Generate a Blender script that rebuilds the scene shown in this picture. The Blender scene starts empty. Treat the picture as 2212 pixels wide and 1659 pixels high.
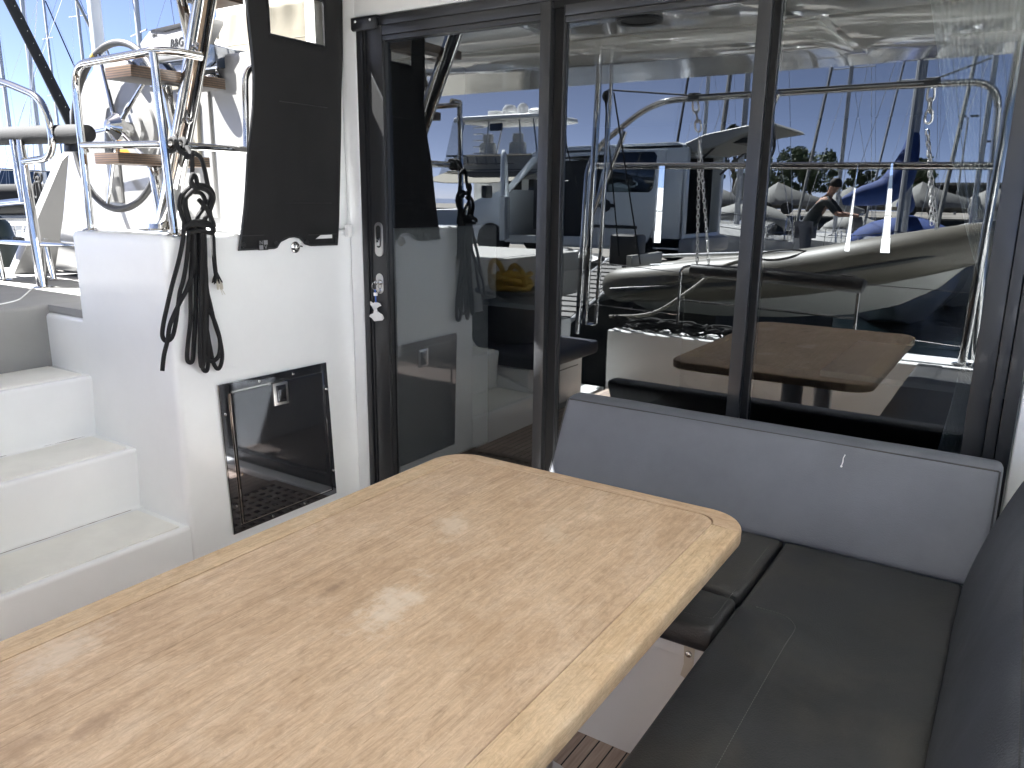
import bpy, bmesh, math, random
from mathutils import Vector, Matrix, noise as mnoise
R = math.radians
random.seed(7)
SC = bpy.context.scene
# ------------------------------------------------------------------ camera
cam = bpy.data.cameras.new("camera"); cam_o = bpy.data.objects.new("camera", cam)
SC.collection.objects.link(cam_o); SC.camera = cam_o
psi, pit, rol = R(33.13), R(13.45), R(0.755)
fw = Vector((-math.sin(psi)*math.cos(pit), math.cos(psi)*math.cos(pit), -math.sin(pit)))
r0 = Vector((math.cos(psi), math.sin(psi), 0)); u0 = r0.cross(fw)
rr = r0*math.cos(rol) + u0*math.sin(rol); uu = -r0*math.sin(rol) + u0*math.cos(rol)
M = Matrix((rr, uu, -fw)).transposed().to_4x4(); M.translation = Vector((0, -2.6475, 1.47))
cam_o.matrix_world = M
cam.sensor_width = 36; cam.sensor_fit = 'HORIZONTAL'; cam.lens = 1675/2212*36
cam.clip_start = 0.02; cam.clip_end = 3000
# ------------------------------------------------------------------ world and sun
to_sun = Vector((-.60, -.41, 1.0)).normalized()
world = bpy.data.worlds.new("World"); SC.world = world; world.use_nodes = True
wn = world.node_tree.nodes; wl = world.node_tree.links
bg = wn['Background']; sky = wn.new('ShaderNodeTexSky'); sky.sky_type = 'NISHITA'; sky.sun_disc = False
sky.sun_elevation = math.asin(to_sun.z); sky.sun_rotation = math.atan2(to_sun.x, to_sun.y)
sky.altitude = 1500; sky.air_density = .15; sky.dust_density = 1.6; sky.ozone_density = 1.1
wl.new(sky.outputs[0], bg.inputs[0]); bg.inputs[1].default_value = 0.072
sun = bpy.data.lights.new("sun", 'SUN'); sun.energy = 5.0; sun.angle = R(.53); sun.color = (1, .99, .975)
sun_o = bpy.data.objects.new("sun", sun); SC.collection.objects.link(sun_o)
sun_o.rotation_euler = to_sun.to_track_quat('Z', 'Y').to_euler()
SC.view_settings.view_transform = 'Standard'; SC.view_settings.look = 'None'
SC.view_settings.exposure = 3.35; SC.view_settings.gamma = 1
SC.render.engine = 'CYCLES'
SC.cycles.max_bounces = 12; SC.cycles.diffuse_bounces = 8; SC.cycles.glossy_bounces = 6
SC.cycles.transparent_max_bounces = 16; SC.cycles.sample_clamp_indirect = 6; SC.cycles.caustics_reflective = False
SC.cycles.use_denoising = True

# ------------------------------------------------------------------ materials
MT = {}
def nodes(name):
    m = bpy.data.materials.new(name); m.use_nodes = True
    MT[name] = m
    return m, m.node_tree.nodes, m.node_tree.links, m.node_tree.nodes['Principled BSDF']
def mat(name, col, rough=.5, metal=0, coat=0, var=0, vs=8, bump=0, bs=60, spec=.5, stretch=(1, 1, 1), rvar=0):
    m, N, L, P = nodes(name)
    P.inputs['Base Color'].default_value = (*col, 1); P.inputs['Roughness'].default_value = rough
    P.inputs['Metallic'].default_value = metal; P.inputs['Coat Weight'].default_value = coat
    P.inputs['Coat Roughness'].default_value = .05; P.inputs['Specular IOR Level'].default_value = spec
    if var or bump or rvar:
        tc = N.new('ShaderNodeTexCoord'); mp = N.new('ShaderNodeMapping'); mp.inputs['Scale'].default_value = stretch
        L.new(tc.outputs['Object'], mp.inputs[0])
    if var or rvar:
        nz = N.new('ShaderNodeTexNoise'); nz.inputs['Scale'].default_value = vs; nz.inputs['Detail'].default_value = 6
        nz.inputs['Roughness'].default_value = .65; L.new(mp.outputs[0], nz.inputs['Vector'])
    if var:
        cr = N.new('ShaderNodeValToRGB'); e = cr.color_ramp.elements
        e[0].position = .3; e[1].position = .72
        e[0].color = (*[max(0, c*(1-var)) for c in col], 1); e[1].color = (*[min(1, c*(1+var)) for c in col], 1)
        L.new(nz.outputs[0], cr.inputs[0]); L.new(cr.outputs[0], P.inputs['Base Color'])
    if rvar:
        mr = N.new('ShaderNodeMapRange'); mr.inputs[3].default_value = max(0, rough-rvar); mr.inputs[4].default_value = rough+rvar
        L.new(nz.outputs[0], mr.inputs[0]); L.new(mr.outputs[0], P.inputs['Roughness'])
    if bump:
        n2 = N.new('ShaderNodeTexNoise'); n2.inputs['Scale'].default_value = bs; n2.inputs['Detail'].default_value = 4
        L.new(mp.outputs[0], n2.inputs['Vector'])
        bp = N.new('ShaderNodeBump'); bp.inputs['Strength'].default_value = bump; bp.inputs['Distance'].default_value = .004
        L.new(n2.outputs[0], bp.inputs['Height']); L.new(bp.outputs[0], P.inputs['Normal'])
    return m
mat('gelcoat', (.84, .85, .845), .24, coat=.08, spec=.35, var=.03, vs=3, rvar=.06, bump=.02, bs=2.5)
mat('gelcoat_sun_dimmed', (.18, .178, .172), .2, coat=.3, var=.03, vs=3)  # white gelcoat darkened for the sunlit helm so shadows still show
mat('gelcoat_ceiling', (.84, .825, .775), .06, coat=.6, bump=.045, bs=1.8)
mat('nonskid_sun_dimmed', (.28, .277, .265), .75, var=.06, vs=5, bump=.35, bs=420)  # same nonskid as the treads, darkened where decks catch direct sun
mat('nonskid', (.80, .79, .745), .75, var=.06, vs=5, bump=.35, bs=420)
mat('black_alu', (.030, .031, .033), .32, .2, coat=.15, rvar=.05, vs=30)
mat('black_gap', (.004, .004, .004), .8)
mat('steel', (.50, .495, .485), .055, 1, rvar=.03, vs=20)
mat('steel_dull', (.62, .61, .6), .3, 1)
mat('hatch_mirror', (.13, .135, .15), .045, .85, coat=.4, rvar=.03, vs=14)
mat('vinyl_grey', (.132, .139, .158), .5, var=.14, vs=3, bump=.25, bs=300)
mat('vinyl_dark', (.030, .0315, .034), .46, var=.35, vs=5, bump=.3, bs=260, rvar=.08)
def dust(nm, col, lo, hi, sc):
    m = MT[nm]; N = m.node_tree.nodes; L = m.node_tree.links; P = N['Principled BSDF']; src = P.inputs['Base Color'].links[0].from_socket
    tc = N.new('ShaderNodeTexCoord'); q = N.new('ShaderNodeTexNoise'); q.inputs['Scale'].default_value = sc; q.inputs['Detail'].default_value = 9; q.inputs['Roughness'].default_value = .62; q.inputs['Distortion'].default_value = .8
    L.new(tc.outputs['Object'], q.inputs['Vector']); r = N.new('ShaderNodeValToRGB'); e = r.color_ramp.elements; e[0].position = lo; e[0].color = (0, 0, 0, 1); e[1].position = hi; e[1].color = (.65, .65, .65, 1)
    L.new(q.outputs[0], r.inputs[0]); mx = N.new('ShaderNodeMixRGB'); L.new(r.outputs[0], mx.inputs[0]); L.new(src, mx.inputs[1]); mx.inputs[2].default_value = (*col, 1); L.new(mx.outputs[0], P.inputs['Base Color'])
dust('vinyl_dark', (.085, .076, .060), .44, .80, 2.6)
mat('vinyl_side', (.042, .046, .054), .5, var=.25, vs=4, bump=.3, bs=260)
dust('vinyl_side', (.12, .125, .135), .46, .78, 3.5)
mat('vinyl_navy', (.014, .017, .030), .5, bump=.2, bs=200)
mat('thread', (.16, .16, .15), .8)
mat('canvas_black', (.0065, .0065, .007), .85, var=.25, vs=6, bump=.5, bs=500)
mat('canvas_cream', (.20, .185, .15), .85, var=.05, vs=5, bump=.4, bs=14)
mat('strap_cream', (.60, .56, .48), .8, bump=.3, bs=200)
mat('canvas_grey', (.005, .0052, .0056), .85, var=.2, vs=8, bump=.4, bs=120)
mat('canvas_blue', (.008, .035, .16), .8, var=.25, vs=5, bump=.8, bs=7)
mat('canvas_navy', (.015, .03, .10), .8, var=.2, vs=5, bump=.5, bs=7)
mat('rope_black', (.009, .009, .0095), .8, bump=1.0, bs=420)
mat('rope_white', (.6, .57, .48), .85, bump=.6, bs=300)
mat('rope_yellow', (.36, .22, .02), .8, var=.3, vs=60, bump=1.0, bs=160)
mat('rubber', (.02, .021, .023), .45, bump=.1)
mat('plastic_white', (.78, .78, .77), .3)
mat('plastic_black', (.012, .012, .013), .3)
mat('plastic_blue', (.03, .12, .5), .4)
mat('plastic_orange', (.35, .15, .01), .5)
mat('yellow_tape', (.25, .17, .02), .5)
mat('leather_grey', (.018, .018, .018), .5, var=.1, vs=30, bump=.4, bs=150)
mat('logo_grey', (.25, .25, .26), .6)
mat('hood_sun_dimmed', (.2, .2, .2), .35)  # white hood plastic, colour lowered to offset glare of direct sun
mat('logo_dark', (.006, .006, .007), .5)
mat('screen', (.02, .03, .05), .08, coat=.6)
mat('dinghy_hull', (.34, .34, .32), .25)
mat('yacht_white', (.86, .86, .84), .25)
mat('slat_grey', (.10, .095, .09), .7, var=.2, vs=20)
mat('tube_grey', (.088, .080, .062), .5, var=.08, vs=4, bump=.1, bs=80)
mat('hull_white', (.50, .50, .49), .15, coat=.4, var=.04, vs=1.2)
mat('hull_blue', (.34, .45, .55), .2, coat=.3, var=.06, vs=1)
mat('antifoul', (.02, .022, .03), .7)
mat('fender_green', (.012, .02, .018), .5, bump=.2, bs=40)
mat('alloy', (.6, .61, .62), .35, .8)
mat('mast_grey', (.34, .35, .36), .4, .3)
mat('van_paint', (.80, .84, .86), .18, coat=.6)
mat('van_inner', (.33, .33, .31), .5)
mat('van_dark', (.02, .021, .022), .5)
mat('tyre', (.02, .02, .02), .85, bump=.5, bs=60)
mat('concrete', (.19, .175, .155), .9, var=.15, vs=.8, bump=.5, bs=12)
mat('stone_dark', (.05, .048, .042), .9, var=.6, vs=2.2, bump=1, bs=9)
mat('wood_cabin', (.10, .055, .03), .45, var=.3, vs=4, stretch=(8, 8, 1))
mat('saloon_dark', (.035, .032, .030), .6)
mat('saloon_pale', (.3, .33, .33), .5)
mat('curtain_pale', (.62, .66, .66), .8, var=.08, vs=30)
mat('skin', (.42, .24, .17), .55); mat('shirt_dark', (.04, .045, .045), .85, var=.2, vs=14, bump=.4, bs=30)
mat('shorts', (.10, .11, .14), .85); mat('hair', (.02, .014, .01), .7)
mat('bark', (.10, .075, .055), .9, var=.3, vs=10); mat('leaf', (.055, .085, .035), .7, var=.5, vs=1.2)
mat('leaf_b', (.075, .09, .045), .7, var=.4, vs=1.2)
mat('tarp', (.22, .22, .21), .8, var=.15, vs=3, bump=.8, bs=5)
mat('bilge_white', (.70, .70, .66), .25, var=.05, vs=3)

def mat_glass(name, tint, refl, rough=0.0, rc=(.92, .97, 1)):
    m, N, L, P = nodes(name); N.remove(P); out = N['Material Output']
    tr = N.new('ShaderNodeBsdfTransparent'); tr.inputs[0].default_value = (*tint, 1)
    gl = N.new('ShaderNodeBsdfGlossy'); gl.inputs['Color'].default_value = (*rc, 1); gl.inputs['Roughness'].default_value = rough
    lw = N.new('ShaderNodeLayerWeight'); lw.inputs[0].default_value = .5
    p5 = N.new('ShaderNodeMath'); p5.operation = 'POWER'; p5.inputs[1].default_value = 5
    L.new(lw.outputs['Facing'], p5.inputs[0])
    mr = N.new('ShaderNodeMapRange'); mr.inputs[3].default_value = refl; mr.inputs[4].default_value = 1
    L.new(p5.outputs[0], mr.inputs[0])
    mx = N.new('ShaderNodeMixShader'); L.new(mr.outputs[0], mx.inputs[0]); L.new(tr.outputs[0], mx.inputs[1]); L.new(gl.outputs[0], mx.inputs[2])
    L.new(mx.outputs[0], out.inputs[0]); return m
mat_glass('door_glass', (.42, .44, .45), .15)
mat_glass('back_glass', (.95, .95, .95), .005)
mat_glass('vinyl_clear', (.62, .61, .58), .08, .12)
mat_glass('car_glass', (.45, .5, .5), .08)
mat_glass('smoke_glass', (.05, .05, .055), .10)

SPOTS = [(-1.043, -1.302, .035, .070, .5, (.68, .58, .46), .55), (-.914, -1.655, .045, .100, .25, (.70, .61, .50), .6), (-1.263, -2.082, .045, .085, .3, (.66, .57, .47), .45),
  (-1.035, -2.157, .018, .070, .2, (.26, .165, .105), .5), (-1.048, -1.677, .010, .040, .15, (.22, .14, .09), .6), (-1.151, -1.127, .02, .06, .2, (.30, .19, .12), .4), (-1.073, -2.235, .03, .05, .1, (.28, .18, .115), .5),
  (-.827, -1.2, .03, .05, .4, (.64, .53, .40), .4), (-.966, -1.085, .04, .08, .3, (.36, .23, .14), .3), (-.72, -1.6, .06, .14, .1, (.40, .26, .15), .25)]
# weathered teak-look table top; grain along `axis`
def mat_table(name, grain, base, dark, lite, seams=()):
    m, N, L, P = nodes(name)
    tc = N.new('ShaderNodeTexCoord')
    def mp(sc):
        q = N.new('ShaderNodeMapping'); q.inputs['Scale'].default_value = sc; L.new(tc.outputs['Object'], q.inputs[0]); return q
    s = (lambda a, b: (a, b, a)) if grain == 'y' else (lambda a, b: (b, a, a))
    def nz(sc, scale, det=8, rough=.6, dist=0):
        q = N.new('ShaderNodeTexNoise'); q.inputs['Scale'].default_value = scale; q.inputs['Detail'].default_value = det
        q.inputs['Roughness'].default_value = rough; q.inputs['Distortion'].default_value = dist
        L.new(mp(sc).outputs[0], q.inputs['Vector']); return q.outputs[0]
    def ramp(v, stops):
        q = N.new('ShaderNodeValToRGB'); e = q.color_ramp.elements
        for i, (p, c) in enumerate(stops):
            if i > 1: e.new(p)
        for i, (p, c) in enumerate(stops): e[i].position = p; e[i].color = (*c, 1)
        L.new(v, q.inputs[0]); return q.outputs[0]
    def mix(f, a, b, t='MIX'):
        q = N.new('ShaderNodeMixRGB'); q.blend_type = t
        for v, i in ((f, 0), (a, 1), (b, 2)):
            if isinstance(v, (int, float)): q.inputs[i].default_value = v
            elif isinstance(v, tuple): q.inputs[i].default_value = (*v, 1)
            else: L.new(v, q.inputs[i])
        return q.outputs[0]
    g1 = nz(s(46, 4.5), 1.0, 10, .74, .7)
    col = ramp(g1, [(.22, dark), (.50, base), (.78, lite)])
    cloud = nz(s(4.2, 2.4), 1.0, 8, .60, .5)
    col = mix(ramp(cloud, [(.44, (0, 0, 0)), (.68, (.50, .50, .50))]), col, tuple(c*k_ for c, k_ in zip(dark, (.95, .90, .85))))
    cl2 = nz(s(6.0, 3.6), 1.7, 9, .66, .8)
    col = mix(ramp(cl2, [(.50, (0, 0, 0)), (.74, (.60, .60, .60))]), col, tuple(min(1, c*k_) for c, k_ in zip(lite, (1.06, 1.10, 1.16))))
    grain = ramp(nz(s(230, 8), 1.0, 6, .7, .2), [(.30, (.80, .78, .76)), (.50, (1, 1, 1)), (.70, (1.10, 1.10, 1.10))])
    col = mix(1, col, grain, 'MULTIPLY')
    fuzz = ramp(nz(s(60, 26), 1.0, 10, .80, 1.2), [(.32, (.78, .77, .76)), (.5, (1, 1, 1)), (.66, (1.18, 1.19, 1.20))])
    col = mix(1, col, fuzz, 'MULTIPLY')
    pore = ramp(nz(s(330, 16), 1.0, 2, .5), [(.25, (.62, .57, .52)), (.34, (1, 1, 1))])
    col = mix(.75, col, pore, 'MULTIPLY')
    # worn and stained spots of the real table: (x, y, rx, ry, angle, colour, strength)
    sp0 = N.new('ShaderNodeSeparateXYZ'); wob = N.new('ShaderNodeTexNoise'); wob.inputs['Scale'].default_value = 22; wob.inputs['Detail'].default_value = 8; wob.inputs['Roughness'].default_value = .7
    L.new(tc.outputs['Object'], wob.inputs['Vector'])
    for (px, py, rx, ry, an, cc, st) in SPOTS:
        q = N.new('ShaderNodeMapping'); q.vector_type = 'TEXTURE'; q.inputs['Location'].default_value = (px, py, .72); q.inputs['Rotation'].default_value = (0, 0, an); q.inputs['Scale'].default_value = (rx, ry, 1)
        L.new(tc.outputs['Object'], q.inputs[0]); ln = N.new('ShaderNodeVectorMath'); ln.operation = 'LENGTH'; L.new(q.outputs[0], ln.inputs[0])
        ad = N.new('ShaderNodeMath'); ad.operation = 'MULTIPLY_ADD'; ad.inputs[1].default_value = 4.0; ad.inputs[2].default_value = -2.0; L.new(wob.outputs[0], ad.inputs[0])
        a2 = N.new('ShaderNodeMath'); a2.operation = 'ADD'; L.new(ad.outputs[0], a2.inputs[0]); L.new(ln.outputs['Value'], a2.inputs[1])
        mr = N.new('ShaderNodeMapRange'); mr.inputs[1].default_value = 1.25; mr.inputs[2].default_value = .25; mr.inputs[3].default_value = 0; mr.inputs[4].default_value = st; L.new(a2.outputs[0], mr.inputs[0])
        col = mix(mr.outputs[0], col, cc)
    for k, ang in enumerate((.5, 1.35, 2.4)):
        q = N.new('ShaderNodeMapping'); q.inputs['Rotation'].default_value = (0, 0, ang); q.inputs['Scale'].default_value = (9, 130, 1)
        q.inputs['Location'].default_value = (k*3.1, k, 0); L.new(tc.outputs['Object'], q.inputs[0])
        t = N.new('ShaderNodeTexNoise'); t.inputs['Scale'].default_value = 1.0; t.inputs['Detail'].default_value = 2; t.inputs['Distortion'].default_value = 1.6
        L.new(q.outputs[0], t.inputs['Vector'])
        col = mix(ramp(t.outputs[0], [(.70, (0, 0, 0)), (.75, (.14, .14, .14))]), col, (.72, .60, .46))
    if seams:
        sp = N.new('ShaderNodeSeparateXYZ'); L.new(tc.outputs['Object'], sp.inputs[0])
        for x0, wd, st in seams:
            a = N.new('ShaderNodeMath'); a.operation = 'SUBTRACT'; a.inputs[1].default_value = x0; L.new(sp.outputs[0], a.inputs[0])
            b = N.new('ShaderNodeMath'); b.operation = 'ABSOLUTE'; L.new(a.outputs[0], b.inputs[0])
            c = N.new('ShaderNodeMath'); c.operation = 'LESS_THAN'; c.inputs[1].default_value = wd; L.new(b.outputs[0], c.inputs[0])
            d = N.new('ShaderNodeMath'); d.operation = 'MULTIPLY'; d.inputs[1].default_value = st; L.new(c.outputs[0], d.inputs[0])
            col = mix(d.outputs[0], col, (.18, .11, .06))
    L.new(col, P.inputs['Base Color'])
    P.inputs['Roughness'].default_value = .60; P.inputs['Specular IOR Level'].default_value = .4
    bp = N.new('ShaderNodeBump'); bp.inputs['Strength'].default_value = .35; bp.inputs['Distance'].default_value = .002
    L.new(nz(s(300, 12), 1.0, 6, .7), bp.inputs['Height']); L.new(bp.outputs[0], P.inputs['Normal'])
    return m
mat_table('table_top', 'y', (.515, .370, .245), (.405, .280, .178), (.62, .475, .34), seams=[(-1.127, .0009, .55), (-1.095, .0007, .35), (-.80, .0006, .2)])
mat_table('table_trim_y', 'y', (.55, .40, .25), (.45, .31, .185), (.64, .485, .325))
mat_table('table_trim_x', 'x', (.54, .39, .26), (.44, .30, .19), (.63, .48, .34))

def mat_planks(name):
    m, N, L, P = nodes(name)
    tc = N.new('ShaderNodeTexCoord'); sp = N.new('ShaderNodeSeparateXYZ'); L.new(tc.outputs['Object'], sp.inputs[0])
    a = N.new('ShaderNodeMath'); a.operation = 'MULTIPLY_ADD'; a.inputs[1].default_value = 1/.042; a.inputs[2].default_value = 100.31; L.new(sp.outputs[0], a.inputs[0])
    f = N.new('ShaderNodeMath'); f.operation = 'FRACT'; L.new(a.outputs[0], f.inputs[0])
    lt = N.new('ShaderNodeMath'); lt.operation = 'LESS_THAN'; lt.inputs[1].default_value = .10; L.new(f.outputs[0], lt.inputs[0])
    fl = N.new('ShaderNodeMath'); fl.operation = 'FLOOR'; L.new(a.outputs[0], fl.inputs[0])
    wn_ = N.new('ShaderNodeTexWhiteNoise'); wn_.noise_dimensions = '1D'; L.new(fl.outputs[0], wn_.inputs['W'])
    mp = N.new('ShaderNodeMapping'); mp.inputs['Scale'].default_value = (90, 6, 1); L.new(tc.outputs['Object'], mp.inputs[0])
    nz = N.new('ShaderNodeTexNoise'); nz.inputs['Scale'].default_value = 1.5; nz.inputs['Detail'].default_value = 8; L.new(mp.outputs[0], nz.inputs['Vector'])
    ad = N.new('ShaderNodeMath'); ad.operation = 'MULTIPLY_ADD'; ad.inputs[1].default_value = .35; L.new(wn_.outputs[0], ad.inputs[0]); L.new(nz.outputs[0], ad.inputs[2])
    cr = N.new('ShaderNodeValToRGB'); e = cr.color_ramp.elements; e[0].position = .35; e[0].color = (.26, .19, .15, 1); e[1].position = 1; e[1].color = (.52, .42, .35, 1)
    L.new(ad.outputs[0], cr.inputs[0])
    mx = N.new('ShaderNodeMixRGB'); L.new(lt.outputs[0], mx.inputs[0]); L.new(cr.outputs[0], mx.inputs[1]); mx.inputs[2].default_value = (.006, .006, .006, 1)
    L.new(mx.outputs[0], P.inputs['Base Color']); P.inputs['Roughness'].default_value = .7
    bp = N.new('ShaderNodeBump'); bp.inputs['Strength'].default_value = .4; bp.inputs['Distance'].default_value = .003
    L.new(nz.outputs[0], bp.inputs['Height']); L.new(bp.outputs[0], P.inputs['Normal'])
mat_planks('teak_deck')
def mat_ply(name):
    m, N, L, P = nodes(name)
    tc = N.new('ShaderNodeTexCoord'); sp = N.new('ShaderNodeSeparateXYZ'); L.new(tc.outputs['Object'], sp.inputs[0])
    a = N.new('ShaderNodeMath'); a.operation = 'MULTIPLY'; a.inputs[1].default_value = 1/.0085; L.new(sp.outputs[2], a.inputs[0])
    f = N.new('ShaderNodeMath'); f.operation = 'FRACT'; L.new(a.outputs[0], f.inputs[0])
    cr = N.new('ShaderNodeValToRGB'); cr.color_ramp.interpolation = 'CONSTANT'; e = cr.color_ramp.elements
    e[0].color = (.085, .048, .024, 1); e[1].position = .62; e[1].color = (.012, .006, .003, 1); L.new(f.outputs[0], cr.inputs[0])
    mp = N.new('ShaderNodeMapping'); mp.inputs['Scale'].default_value = (4, 90, 90); L.new(tc.outputs['Object'], mp.inputs[0])
    nz = N.new('ShaderNodeTexNoise'); nz.inputs['Scale'].default_value = 2; nz.inputs['Detail'].default_value = 8; L.new(mp.outputs[0], nz.inputs['Vector'])
    c2 = N.new('ShaderNodeValToRGB'); e = c2.color_ramp.elements; e[0].position = .3; e[0].color = (.6, .6, .6, 1); e[1].position = .7; e[1].color = (1.2, 1.2, 1.2, 1); L.new(nz.outputs[0], c2.inputs[0])
    mx = N.new('ShaderNodeMixRGB'); mx.blend_type = 'MULTIPLY'; mx.inputs[0].default_value = 1; L.new(cr.outputs[0], mx.inputs[1]); L.new(c2.outputs[0], mx.inputs[2])
    L.new(mx.outputs[0], P.inputs['Base Color']); P.inputs['Roughness'].default_value = .45
mat_ply('plywood')
def mat_water(name):
    m, N, L, P = nodes(name)
    P.inputs['Base Color'].default_value = (.004, .008, .010, 1); P.inputs['Roughness'].default_value = .08
    tc = N.new('ShaderNodeTexCoord'); nz = N.new('ShaderNodeTexNoise'); nz.inputs['Scale'].default_value = 1.6; nz.inputs['Detail'].default_value = 6
    L.new(tc.outputs['Object'], nz.inputs['Vector']); bp = N.new('ShaderNodeBump'); bp.inputs['Strength'].default_value = .6; bp.inputs['Distance'].default_value = .08
    L.new(nz.outputs[0], bp.inputs['Height']); L.new(bp.outputs[0], P.inputs['Normal'])
mat_water('water')

# ------------------------------------------------------------------ geometry helpers
class MB:
    """collects primitives into one mesh"""
    def __init__(s): s.v = []; s.f = []
    def add(s, vs, fs):
        n = len(s.v); s.v += [tuple(v) for v in vs]; s.f += [tuple(n+i for i in f) for f in fs]; return s
    def bm(s, b, mtx=None):
        b.verts.index_update(); s.add([(mtx @ v.co if mtx else v.co) for v in b.verts], [[v.index for v in f.verts] for f in b.faces]); b.free(); return s
    def box(s, a, b, bev=0, seg=2, rot=None, piv=None):
        bmx = bmesh.new(); bmesh.ops.create_cube(bmx, size=1)
        for v in bmx.verts: v.co = Vector([(a[i]+b[i])/2 + v.co[i]*(b[i]-a[i]) for i in range(3)])
        if bev: bmesh.ops.bevel(bmx, geom=bmx.edges[:], offset=bev, segments=seg, profile=.6, affect='EDGES')
        mt = None
        if rot is not None:
            p = Vector(piv if piv is not None else [(a[i]+b[i])/2 for i in range(3)])
            mt = Matrix.Translation(p) @ rot.to_4x4() @ Matrix.Translation(-p)
        return s.bm(bmx, mt)
    def prism(s, poly, ax, lo, hi, bev=0, seg=2, bevall=True):
        """poly: 2D points in the other two axes (ascending order), extruded along ax from lo to hi"""
        bmx = bmesh.new(); o = [i for i in range(3) if i != ax]
        def mk(p, t): q = [0, 0, 0]; q[o[0]] = p[0]; q[o[1]] = p[1]; q[ax] = t; return bmx.verts.new(q)
        A = [mk(p, lo) for p in poly]; B = [mk(p, hi) for p in poly]; n = len(poly)
        bmx.faces.new(A); bmx.faces.new(B[::-1])
        for i in range(n): bmx.faces.new((A[i], B[i], B[(i+1) % n], A[(i+1) % n]))
        bmesh.ops.recalc_face_normals(bmx, faces=bmx.faces[:])
        if bev: bmesh.ops.bevel(bmx, geom=bmx.edges[:], offset=bev, segments=seg, profile=.6, affect='EDGES')
        return s.bm(bmx)
    def tube(s, pts, r, res=12, closed=False, cap=True, smooth=0):
        P = [Vector(p) for p in pts]
        if smooth:
            m0 = len(P); P = catmull(P, smooth, closed)
            if isinstance(r, (list, tuple)):
                r = [r[min(m0-1, i//smooth)]+(r[min(m0-1, i//smooth+1)]-r[min(m0-1, i//smooth)])*(i % smooth)/smooth for i in range(len(P))]
        n = len(P)
        if closed: T = [(P[(i+1) % n]-P[i-1]).normalized() for i in range(n)]
        else: T = [(P[min(i+1, n-1)]-P[max(i-1, 0)]).normalized() for i in range(n)]
        up = Vector((0, 0, 1)) if abs(T[0].z) < .9 else Vector((1, 0, 0))
        N = (up-T[0]*up.dot(T[0])).normalized(); rings = []
        for i in range(n):
            if i:
                q = T[i-1].rotation_difference(T[i]); N = (q @ N); N = (N-T[i]*N.dot(T[i])).normalized()
            B = T[i].cross(N); ri = r[i] if isinstance(r, (list, tuple)) else r
            rings.append([P[i]+(N*math.cos(a)+B*math.sin(a))*ri for a in [2*math.pi*k/res for k in range(res)]])
        vs = [v for g in rings for v in g]; fs = []
        for i in range(n if closed else n-1):
            j = (i+1) % n
            for k in range(res): fs.append((i*res+k, i*res+(k+1) % res, j*res+(k+1) % res, j*res+k))
        if cap and not closed: fs.append(tuple(range(res))[::-1]); fs.append(tuple((n-1)*res+k for k in range(res)))
        return s.add(vs, fs)
    def lathe(s, prof, c=(0, 0, 0), ax=(0, 0, 1), res=24):
        """prof: (radius, height) pairs"""
        q = Vector((0, 0, 1)).rotation_difference(Vector(ax).normalized()); c = Vector(c); vs = []; fs = []; n = len(prof)
        for r, h in prof:
            for k in range(res): a = 2*math.pi*k/res; vs.append(c+q @ Vector((r*math.cos(a), r*math.sin(a), h)))
        for i in range(n-1):
            for k in range(res): fs.append((i*res+k, i*res+(k+1) % res, (i+1)*res+(k+1) % res, (i+1)*res+k))
        if prof[0][0] > 1e-6: fs.append(tuple(range(res))[::-1])
        if prof[-1][0] > 1e-6: fs.append(tuple((n-1)*res+k for k in range(res)))
        return s.add(vs, fs)
    def loft(s, rings, cap=True, closed=True):
        n = len(rings[0]); vs = [v for g in rings for v in g]; fs = []
        for i in range(len(rings)-1):
            for k in range(n if closed else n-1): fs.append((i*n+k, i*n+(k+1) % n, (i+1)*n+(k+1) % n, (i+1)*n+k))
        if cap: fs.append(tuple(range(n))[::-1]); fs.append(tuple((len(rings)-1)*n+k for k in range(n)))
        return s.add(vs, fs)
    def build(s, name, m, parent=None, sharp=35):
        me = bpy.data.meshes.new(name); me.from_pydata(s.v, [], s.f)
        b = bmesh.new(); b.from_mesh(me); bmesh.ops.recalc_face_normals(b, faces=b.faces[:])
        th = R(sharp)
        for f in b.faces: f.smooth = True
        for e in b.edges:
            if len(e.link_faces) == 2 and e.calc_face_angle(0) > th: e.smooth = False
        b.to_mesh(me); b.free()
        for q in (m if isinstance(m, (list, tuple)) else [m]): me.materials.append(MT[q])
        o = bpy.data.objects.new(name, me); SC.collection.objects.link(o)
        if parent is not None: attach(o, parent)
        return o
WLOC = {}
def attach(o, parent):
    o.parent = parent
    o.matrix_parent_inverse = Matrix.Translation(-WLOC.get(parent.name, Vector((0, 0, 0))))
def catmull(P, k, closed=False):
    n = len(P); out = []
    for i in range(n if closed else n-1):
        p0 = P[i-1] if (closed or i) else P[0]; p1 = P[i]; p2 = P[(i+1) % n]; p3 = P[(i+2) % n] if (closed or i+2 < n) else P[-1]
        for j in range(k):
            t = j/k; out.append(.5*((2*p1)+(p2-p0)*t+(2*p0-5*p1+4*p2-p3)*t*t+(3*p1-p0-3*p2+p3)*t**3))
    if not closed: out.append(P[-1])
    return out
def bend(pts, r, seg=6):
    """round the corners of a polyline with radius r"""
    P = [Vector(p) for p in pts]; out = [P[0]]
    for i in range(1, len(P)-1):
        a = (P[i-1]-P[i]); b = (P[i+1]-P[i]); ra = min(r, a.length*.49, b.length*.49)
        A = P[i]+a.normalized()*ra; B = P[i]+b.normalized()*ra
        for k in range(seg+1):
            t = k/seg; out.append(A*(1-t)**2+P[i]*2*t*(1-t)+B*t*t)
    return out+[P[-1]]
def tag(o, label=None, cat=None, group=None, kind=None):
    if label: o['label'] = label
    if cat: o['category'] = cat
    if group: o['group'] = group
    if kind: o['kind'] = kind
    return o
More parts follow.
